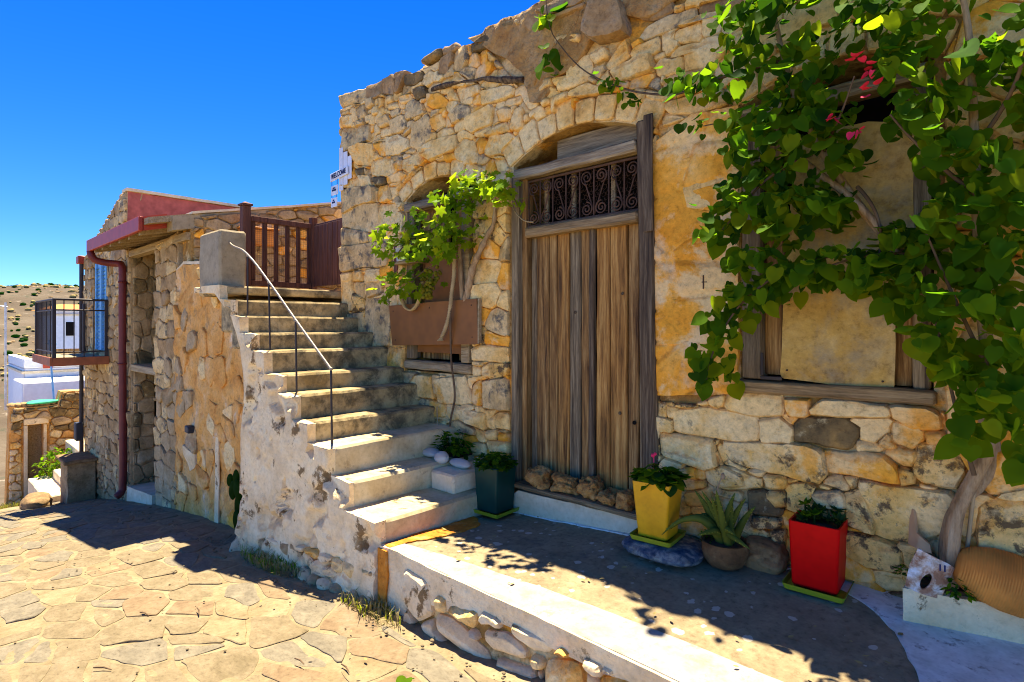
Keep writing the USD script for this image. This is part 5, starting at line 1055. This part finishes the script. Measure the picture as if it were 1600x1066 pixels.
t = square_pot('potted_plant', 'tall dark green glazed planter with feathery herb by the bottom step', 'pot_green', (-2.92, -.25), .02, .20, .225, .325, .06)
bush(t, (-2.92, -.25, .32), .15, .14, .12, 260, .045, LOBED, ['leaf_b', 'leaf_a', 'leaf_pot'], r, 120)
t = square_pot('potted_plant', 'yellow glazed planter with round leaved plant on a blue painted slab', 'pot_yellow', (-1.60, -.25), .165, .175, .225, .315, .10)
bush(t, (-1.60, -.25, .465), .13, .12, .10, 110, .06, HEART, ['leaf_pot', 'leaf_a', 'leaf_b'], r, 110)
part(t, 'flower', joined([rock((-1.66, -.2, .60), (.012, .012, .012), 1, .2, 1), rock((-1.645, -.2, .61), (.01, .01, .01), 2, .2, 1), tube([(-1.64, -.22, .5), (-1.655, -.2, .6)], .003, 4)]), M['petal'], True)
t = square_pot('potted_plant', 'glossy red planter with fleshy succulents before the rubble wall', 'pot_red', (-.79, -.135), .098, .20, .225, .315, .05)
for k in range(16):
    a = r.uniform(0, 6.28); q = .10 * math.sqrt(r.random()); c = np.array((-.79 + q * math.cos(a), -.135 + q * math.sin(a), .40 + r.uniform(0, .06))); ms = []
    for j in range(11):
        b = j * 2.4; ms.append(leaf_at(OVAL, c, .042 * r.uniform(.8, 1.2), b, -1.45 - .03 * j + r.normal(0, .15) - .35, 0, r))
    part(t, 'rosette', joined(ms), M['leaf_succ' if k % 3 else 'leaf_a'], True)
    part(t, 'stalk', tube([(c[0], c[1], .38), tuple(c)], .005, 5), M['leaf_succ'], True)
# blue slab, aloe, boulder
o = thing('blue_slab', 'flat stone flaked with blue paint under the yellow planter', 'stone')
m = rock((0, 0, 0), (.23, .185, .045), 4, .18, 3, boxy=.55); m.vertices[:, 2] = np.clip(m.vertices[:, 2], -.04, .036); part(o, 'body', m.apply_translation((-1.56, -.25, .105)), M['slab_blue'], 40)
al = thing('aloe_plant', 'spiky green aloe in a low dark clay bowl', 'potted plant')
part(al, 'bowl', lathe([(0, 0), (.085, 0), (.11, .03), (.122, .08), (.118, .125), (.124, .13), (.112, .13), (.105, .1), (0, .1)], 24).apply_translation((-1.235, -.185, .078)), M['bowl_clay'], 40)
part(al, 'soil', lathe([(.108, .112), (.06, .125), (0, .128)], 20).apply_translation((-1.235, -.185, .078)), M['soil'], True)
tips = [(-1.498, .23), (-1.33, .47), (-1.25, .47), (-1.16, .49), (-1.08, .42), (-1.21, .52), (-1.421, .38), (-1.53, .20), (-1.10, .32), (-1.29, .43), (-1.36, .33), (-1.18, .42), (-1.12, .46), (-1.03, .27), (-1.3, .27), (-1.24, .40), (-1.40, .45), (-1.2, .33)]
for k, (tx2, tz2) in enumerate(tips):
    y1 = -.185 + r.uniform(-.22, .10); b = np.array((-1.235 + r.uniform(-.035, .035), -.185 + r.uniform(-.035, .035), .19)); e = np.array((tx2, y1, tz2)); mid = (b + e) / 2 + np.array([0, 0, .045 if tz2 < .35 else .0]) + np.array([(tx2 + 1.235) * -.10, 0, 0])
    if tz2 < .25: mid[2] = .32
    p = smoothpath([b, mid, e], 12); w = .022 * np.array([1, 1.05, 1.05, 1, .95, .88, .8, .7, .58, .44, .28, .06]); T_ = tube(p, w, 7)
    lf = part(al, 'leaf', T_, M['aloe'], True); 
    if k % 1 == 0:
        sp_ = [rock(p[i] + np.array([s * w[i] * .9, -.006, 0]), (.004, .003, .003), i, .1, 0) for i in range(2, 11) for s in (-1, 1)]; part(lf, 'spines', joined(sp_), M['saucer_lime'], False, kind='stuff')
part(al, 'stalk', tube(smoothpath([(-1.25, -.15, .2), (-1.30, -.13, .45), (-1.275, -.13, .53)], 12), .004, 5), M['bark'], True); part(al, 'seed_head', rock((-1.27, -.13, .535), (.012, .012, .02), 4, .2, 1), M['bark'], True)
bush(al, (-1.32, -.2, .19), .05, .05, .05, 40, .022, OVAL, ['leaf_a', 'leaf_b'], r, 0)
o = thing('boulder', 'brown squarish boulder between the aloe and red planter', 'stone'); part(o, 'body', rock((-1.06, -.08, .145), (.105, .085, .085), 12, .28, 3, boxy=.6), M['rock_grey'], 40)
# door rocks
for i, (a, b, zz, lb) in enumerate(((-2.75, -2.55, .125, 'pitted brown rock at the left end of the door sill'), (-2.52, -2.30, .12, 'widest rust brown pumice rock on the door sill'), (-2.275, -2.12, .135, 'upright holey pale rock in the middle of the sill'), (-2.11, -1.99, .085, 'smallest low rock right of the upright one on the sill'), (-1.985, -1.86, .11, 'orange rock half hidden behind the yellow planter'))):
    o = thing('sill_rock', lb, 'rock', 'rocks along the door sill'); m = rock((0, 0, 0), ((b - a) / 2 * .90, .07, zz / 2 * 1.05), 60 + i, .62, 3, boxy=.6); m.vertices -= .010 * np.clip(meshkit.fbm(m.vertices * 34, 2, i) - .5, 0, 1)[:, None] * m.vertex_normals * 6
    m.apply_translation(((a + b) / 2, -.065, .205 + zz / 2 - .006)); part(o, 'body', m, M['rock_pumice'], 40)
# whitewashed planter block on the stair with pebbles and basil
o = thing('planter_block', 'small whitewashed planter box built on the bottom steps', 'planter'); part(o, 'box', plank(-3.365, -3.10, -.50, -.005, .13, .275, 180, .015, .012), M['limewash_clean']); part(o, 'bed', plank(-3.72, -3.368, -.24, -.005, .31, .335, 181, .008, .008), M['soil'])
for i, (c, s, lb) in enumerate((((-3.56, -.33, .345), (.10, .06, .035), 'leftmost long grey pebble before the basil'), ((-3.40, -.36, .335), (.065, .055, .05), 'round pebble standing second from left on the planter box'), ((-3.25, -.30, .305), (.11, .05, .035), 'long pale pebble lying on the planter box'), ((-3.14, -.19, .31), (.05, .05, .045), 'small rough pebble next to the green planter'))):
    o = thing('pebble', lb, 'pebble', 'pebbles on the planter box'); part(o, 'body', rock(c, s, 90 + i, .10, 3), M['pebble'], True)
o = thing('basil_bush', 'leafy green basil growing behind the pebbles', 'plant'); part(o, 'stem', tube([(-3.45, -.13, .33), (-3.45, -.14, .45)], .006, 5), M['leaf_b'], True)
bush(o, (-3.48, -.17, .32), .17, .13, .20, 150, .07, OVAL, ['leaf_b', 'leaf_a', 'leaf_pot'], r, 150)
part(o, 'long_stem', tube(smoothpath([(-3.75, -.1, .33), (-3.80, -.07, .5), (-3.82, -.06, .66)], 10), .005, 5), M['bark'], True)

# ================================================================= white trough with jar and sherds
tg = thing('white_trough', 'low whitewashed planting trough under the vine trunks', 'planter')
tpoly = Polygon([(-.43, -.235), (.9, .085), (.9, -.002), (-.43, -.002)]); tpoly = Polygon([(-.43, -.235), (.75, .04), (.75, .05), (-.43, .05)]).intersection(sbox(-1, -1, 2, -.003))
def prism(poly, z0, z1, edge=.06, amp=.006, seed=0):
    vf = slab(poly, z1 - z0, edge, amp, 6, seed, False); v = vf[0].copy(); v[:, 2] += z0; return face_out(trimesh.Trimesh(v, vf[1], process=False))
part(tg, 'wall', prism(tpoly, .03, .222, .05, .010, 190), M['limewash'], 40)
part(tg, 'soil', prism(tpoly.buffer(-.035), .20, .236, .05, .008, 191), M['soil'], 40)
jr = thing('clay_jar', 'ribbed orange terracotta jar lying in the white trough', 'jar')
pr = [(0, 0), (.045, .004), (.072, .02), (.095, .07), (.115, .15), (.122, .23), (.118, .32), (.10, .40), (.07, .46), (.045, .49), (.045, .53), (.06, .545)]
zz = np.linspace(0, .545, 220); rr_ = np.interp(zz, [p[1] for p in pr], [p[0] for p in pr]) + .0011 * np.sin(zz * 520) * (zz > .03) * (zz < .48)
jm = lathe(list(zip(np.maximum(rr_, 0), zz * .74)), 32); ax = np.array([.92, .12, -.2]); ax /= np.linalg.norm(ax); T = trimesh.geometry.align_vectors([0, 0, 1], ax); jm.apply_transform(T); jm.apply_translation((-.262, -.125, .345)); part(jr, 'body', jm, M['terracotta'], True)
def curved(poly2, R, c, yaw, roll, mt, parent, nm, th=.011):
    vf = slab(poly2, th, .02, .002, 12, 3); v = vf[0]; a = v[:, 0] / R; rad = R + v[:, 2]; w = np.stack([rad * np.sin(a), -rad * np.cos(a) + R, v[:, 1]], 1)
    w = w @ Rm(yaw, 0, roll).T + np.array(c); m = trimesh.Trimesh(w, vf[1], process=False); part(parent, nm, face_out(m), mt, 35)
sd = thing('painted_sherd', 'broken white painted pot sherd with a hole standing in the trough', 'sherd')
curved(Polygon([(-.07, 0), (.05, -.005), (.095, .13), (.06, .15), (-.045, .185), (-.065, .1)]).difference(affinity.rotate(affinity.scale(Point(-.005, .055).buffer(.022), .7, 1.7), -15)), .11, (-.352, -.215, .215), .25, .12, M['sherd_paint'], sd, 'shell')
part(sd, 'mark', joined([box(-.302 + .016 * i, -.296 + .016 * i, -.238, -.232, .335, .362, .001) for i in range(2)]), M['ink'], False)
sd = thing('clay_sherd', 'plain tan curved sherd propped against the wall above the painted one', 'sherd')
curved(Polygon([(-.06, -.01), (.03, -.01), (.02, .03), (-.03, .06), (-.055, .155), (-.075, .16)]), .09, (-.375, -.06, .36), -.2, .1, M['terracotta_pale'], sd, 'shell', .014)
part(sd, 'foot', rock((-.37, -.05, .29), (.05, .04, .07), 3, .3, 2), M['rock_grey'], 40)
for lb, c, n in (('low green herb between the sherd and the jar', (-.25, -.185, .225), 60), ('tuft of green leaves at the left end of the trough', (-.41, -.10, .22), 40), ('small green clump before the jar at the right edge', (-.03, -.135, .225), 70)):
    o = thing('trough_plant', lb, 'plant'); part(o, 'stem', tube([c, (c[0], c[1], c[2] + .04)], .004, 5), M['leaf_pot'], True); bush(o, c, .06, .045, .085, n, .028, OVAL, ['leaf_b', 'leaf_a', 'leaf_pot'], r, 30)

# ================================================================= ground details
def grass(name, label, cx, cy, rx, ry, n, h, mts, r, cat='grass'):
    ms = {m: [] for m in mts}
    for _ in range(n):
        a, q = r.uniform(0, 6.28), math.sqrt(r.random()); x, y = cx + rx * q * math.cos(a), min(cy + ry * q * math.sin(a), -1.215); z = float(street_z(x)) - .005; L_ = h * r.uniform(.4, 1.1); d = r.normal(0, .6, 2); w = .003
        p0 = np.array((x, y, z)); p1 = p0 + (d[0] * L_ * .3, d[1] * L_ * .3, L_ * .65); p2 = p0 + (d[0] * L_ * .8, d[1] * L_ * .8, L_ * r.uniform(.6, 1)); s = np.array((math.cos(a) * w, math.sin(a) * w, 0))
        ms[mts[int(r.integers(len(mts)))]].append((np.array([p0 - s, p0 + s, p1 - s, p1 + s, p2]), np.array([(0, 1, 3), (0, 3, 2), (2, 3, 4)])))
    o = thing(name, label, cat, kind='stuff')
    for m, l in ms.items(): part(o, 'blades', joined(l), M[m], True, kind='stuff')
grass('dry_grass', 'dry and green grass tufts at the foot of the white stair flank', -4.35, -1.30, .5, .07, 420, .11, ['dry_grass', 'leaf_b', 'dry_grass'], r)
grass('dry_grass', 'straw coloured grass below the rust stained terrace corner', -2.95, -1.30, .3, .07, 260, .10, ['dry_grass', 'leaf_gold', 'dry_grass'], r)
grass('dry_grass', 'yellow grass verge by the ruined doorway', -15.2, -1.8, .9, .5, 900, .14, ['leaf_gold', 'dry_grass'], r)
r2 = np.random.default_rng(4)
ORD = 'first second third fourth fifth sixth seventh eighth ninth tenth eleventh twelfth thirteenth fourteenth fifteenth sixteenth'.split()
FOOT = [f'{"bare tan" if i % 2 == 0 else "limewashed"} stone, {ORD[i]} from the left along the stair flank foot' for i in range(16)]
for i in range(9):
    x = -4.3 + .15 * i + r2.uniform(-.04, .04); s = r2.uniform(.022, .058)
    o = thing('foot_stone', FOOT[i], 'stone', 'stones along the foot of the stair flank'); part(o, 'body', rock((x, -1.225 - r2.uniform(0, .03), float(street_z(x)) + s * .15), (s * 1.2, s, s * .8), 200 + i, .35, 2, boxy=.3), M['limewash' if i % 2 else 'rubble_tan'], 40)
ct = thing('cactus', 'small dark prickly pear at the foot of the ochre wall', 'cactus')
for i, (c, s, a) in enumerate((((-5.42, -1.10, -.32), (.09, .03, .13), 0), ((-5.52, -1.12, -.18), (.07, .025, .10), .5), ((-5.36, -1.14, -.14), (.07, .025, .10), -.4), ((-5.45, -1.12, -.05), (.055, .02, .08), .1), ((-5.60, -1.12, -.10), (.05, .02, .07), .7), ((-5.33, -1.15, -.42), (.08, .03, .10), -.3))):
    m = rock((0, 0, 0), s, 300 + i, .12, 2); m.apply_transform(trimesh.transformations.rotation_matrix(a, [0, 1, 0])); m.apply_translation(c); part(ct, 'pad', m, M['leaf_c'], True)
part(ct, 'stem', tube([(-5.42, -1.1, -.62), (-5.42, -1.1, -.4)], .03, 7), M['bark_dark'], True)
o = thing('fallen_leaf', 'single fresh green leaf lying on the paving', 'leaf'); P = (-2.17, -1.60); v, f = leaf_at(HEART, np.array((*P, float(street_z(P[0])) + .035)), .075, .7, -1.35, .2, np.random.default_rng(1)); part(o, 'blade', (v, f), M['leaf_b'], True)
part(o, 'stalk', tube([(P[0], P[1], float(street_z(P[0])) + .035), (P[0] + .02, P[1] + .03, float(street_z(P[0])) + .03)], .0025, 4), M['leaf_b'], True)
for (x, y, a, l, lb) in ((-3.55, -2.55, .6, .07, 'dark twig lying on the paving at lower left'), (-2.78, -1.85, .1, .055, 'dark stick on the paving near the terrace corner'), (-2.55, -1.72, -.1, .06, 'thin twig close to the terrace foot'), (-3.9, -1.95, -.2, .07, 'short stick on the paving in mid lane'), (-4.15, -2.2, .3, .06, 'small stick left of the pale flat stone')):
    o = thing('twig', lb, 'twig'); z = float(street_z(x)) + .024; l *= 1.5; part(o, 'body', tube([(x, y, z), (x + l * .5 * math.cos(a + .12), y + l * .5 * math.sin(a + .12), z + .003), (x + l * math.cos(a), y + l * math.sin(a), z)], [.003, .0045, .0025], 5), M['bark_dark'], True)
# bush by the white steps
bs_ = thing('leafy_bush', 'bright green bush beside the low ruined doorway', 'bush'); c = np.array((-14.9, -1.05, -2.0))
for k in range(7): part(bs_, 'branch', tube([c + (0, 0, -.2), c + (.3 * math.cos(k), .3 * math.sin(k), .5)], .012, 5), M['bark_dark'], True)
L = []
for k in range(700):
    d = r.normal(0, 1, 3); d /= np.linalg.norm(d); q = r.random() ** .4; p = c + (0, 0, .35) + d * q * np.array([.4, .42, .5]); s = .10 * r.uniform(.6, 1.2); v, f = leaf_at(OVAL, p, s, r.uniform(0, 6.28), -r.uniform(.2, 1.6), 0, r); L.append((v, f, s, p))
foliage(bs_, L, ['leaf_b', 'leaf_a', 'leaf_d'], 0, 'leaf', r)

# grit on the lane and against the foot of the walls
gr_ = []
for k in range(300):
    t = r.random(); x = r.uniform(-9, -1.2); y = -1.27 - abs(r.normal(0, .10)) if t < .55 else r.uniform(-3.2, -1.3); s_ = r.uniform(.003, .008) * (1.5 if t < .2 else 1)
    gr_.append(rock((x, y, float(street_z(x)) + .014), (s_ * 1.2, s_, s_ * .7), k, .4, 1))
o = thing('grit', 'small loose stones and grit scattered over the lane', 'gravel', kind='stuff'); part(o, 'stones', joined(gr_), M['slab_tan'], 40, kind='stuff')
lt = []
for k in range(60):
    x, y = (r.uniform(-2.9, -.4), r.uniform(-1.1, -.05)) if k < 45 else (r.uniform(-5, -2), r.uniform(-1.9, -1.3)); z = float(terr_z(x, y)) + .014 if k < 45 else float(street_z(x)) + .03
    lt.append(leaf_at(OVAL, np.array((x, y, z)), r.uniform(.015, .04), r.uniform(0, 6.28), -1.5, r.normal(0, .3), r))
o = thing('leaf_litter', 'dry fallen leaf bits scattered on the terrace floor', 'leaf litter', kind='stuff'); part(o, 'leaves', joined(lt), M['dry_grass'], True, kind='stuff')
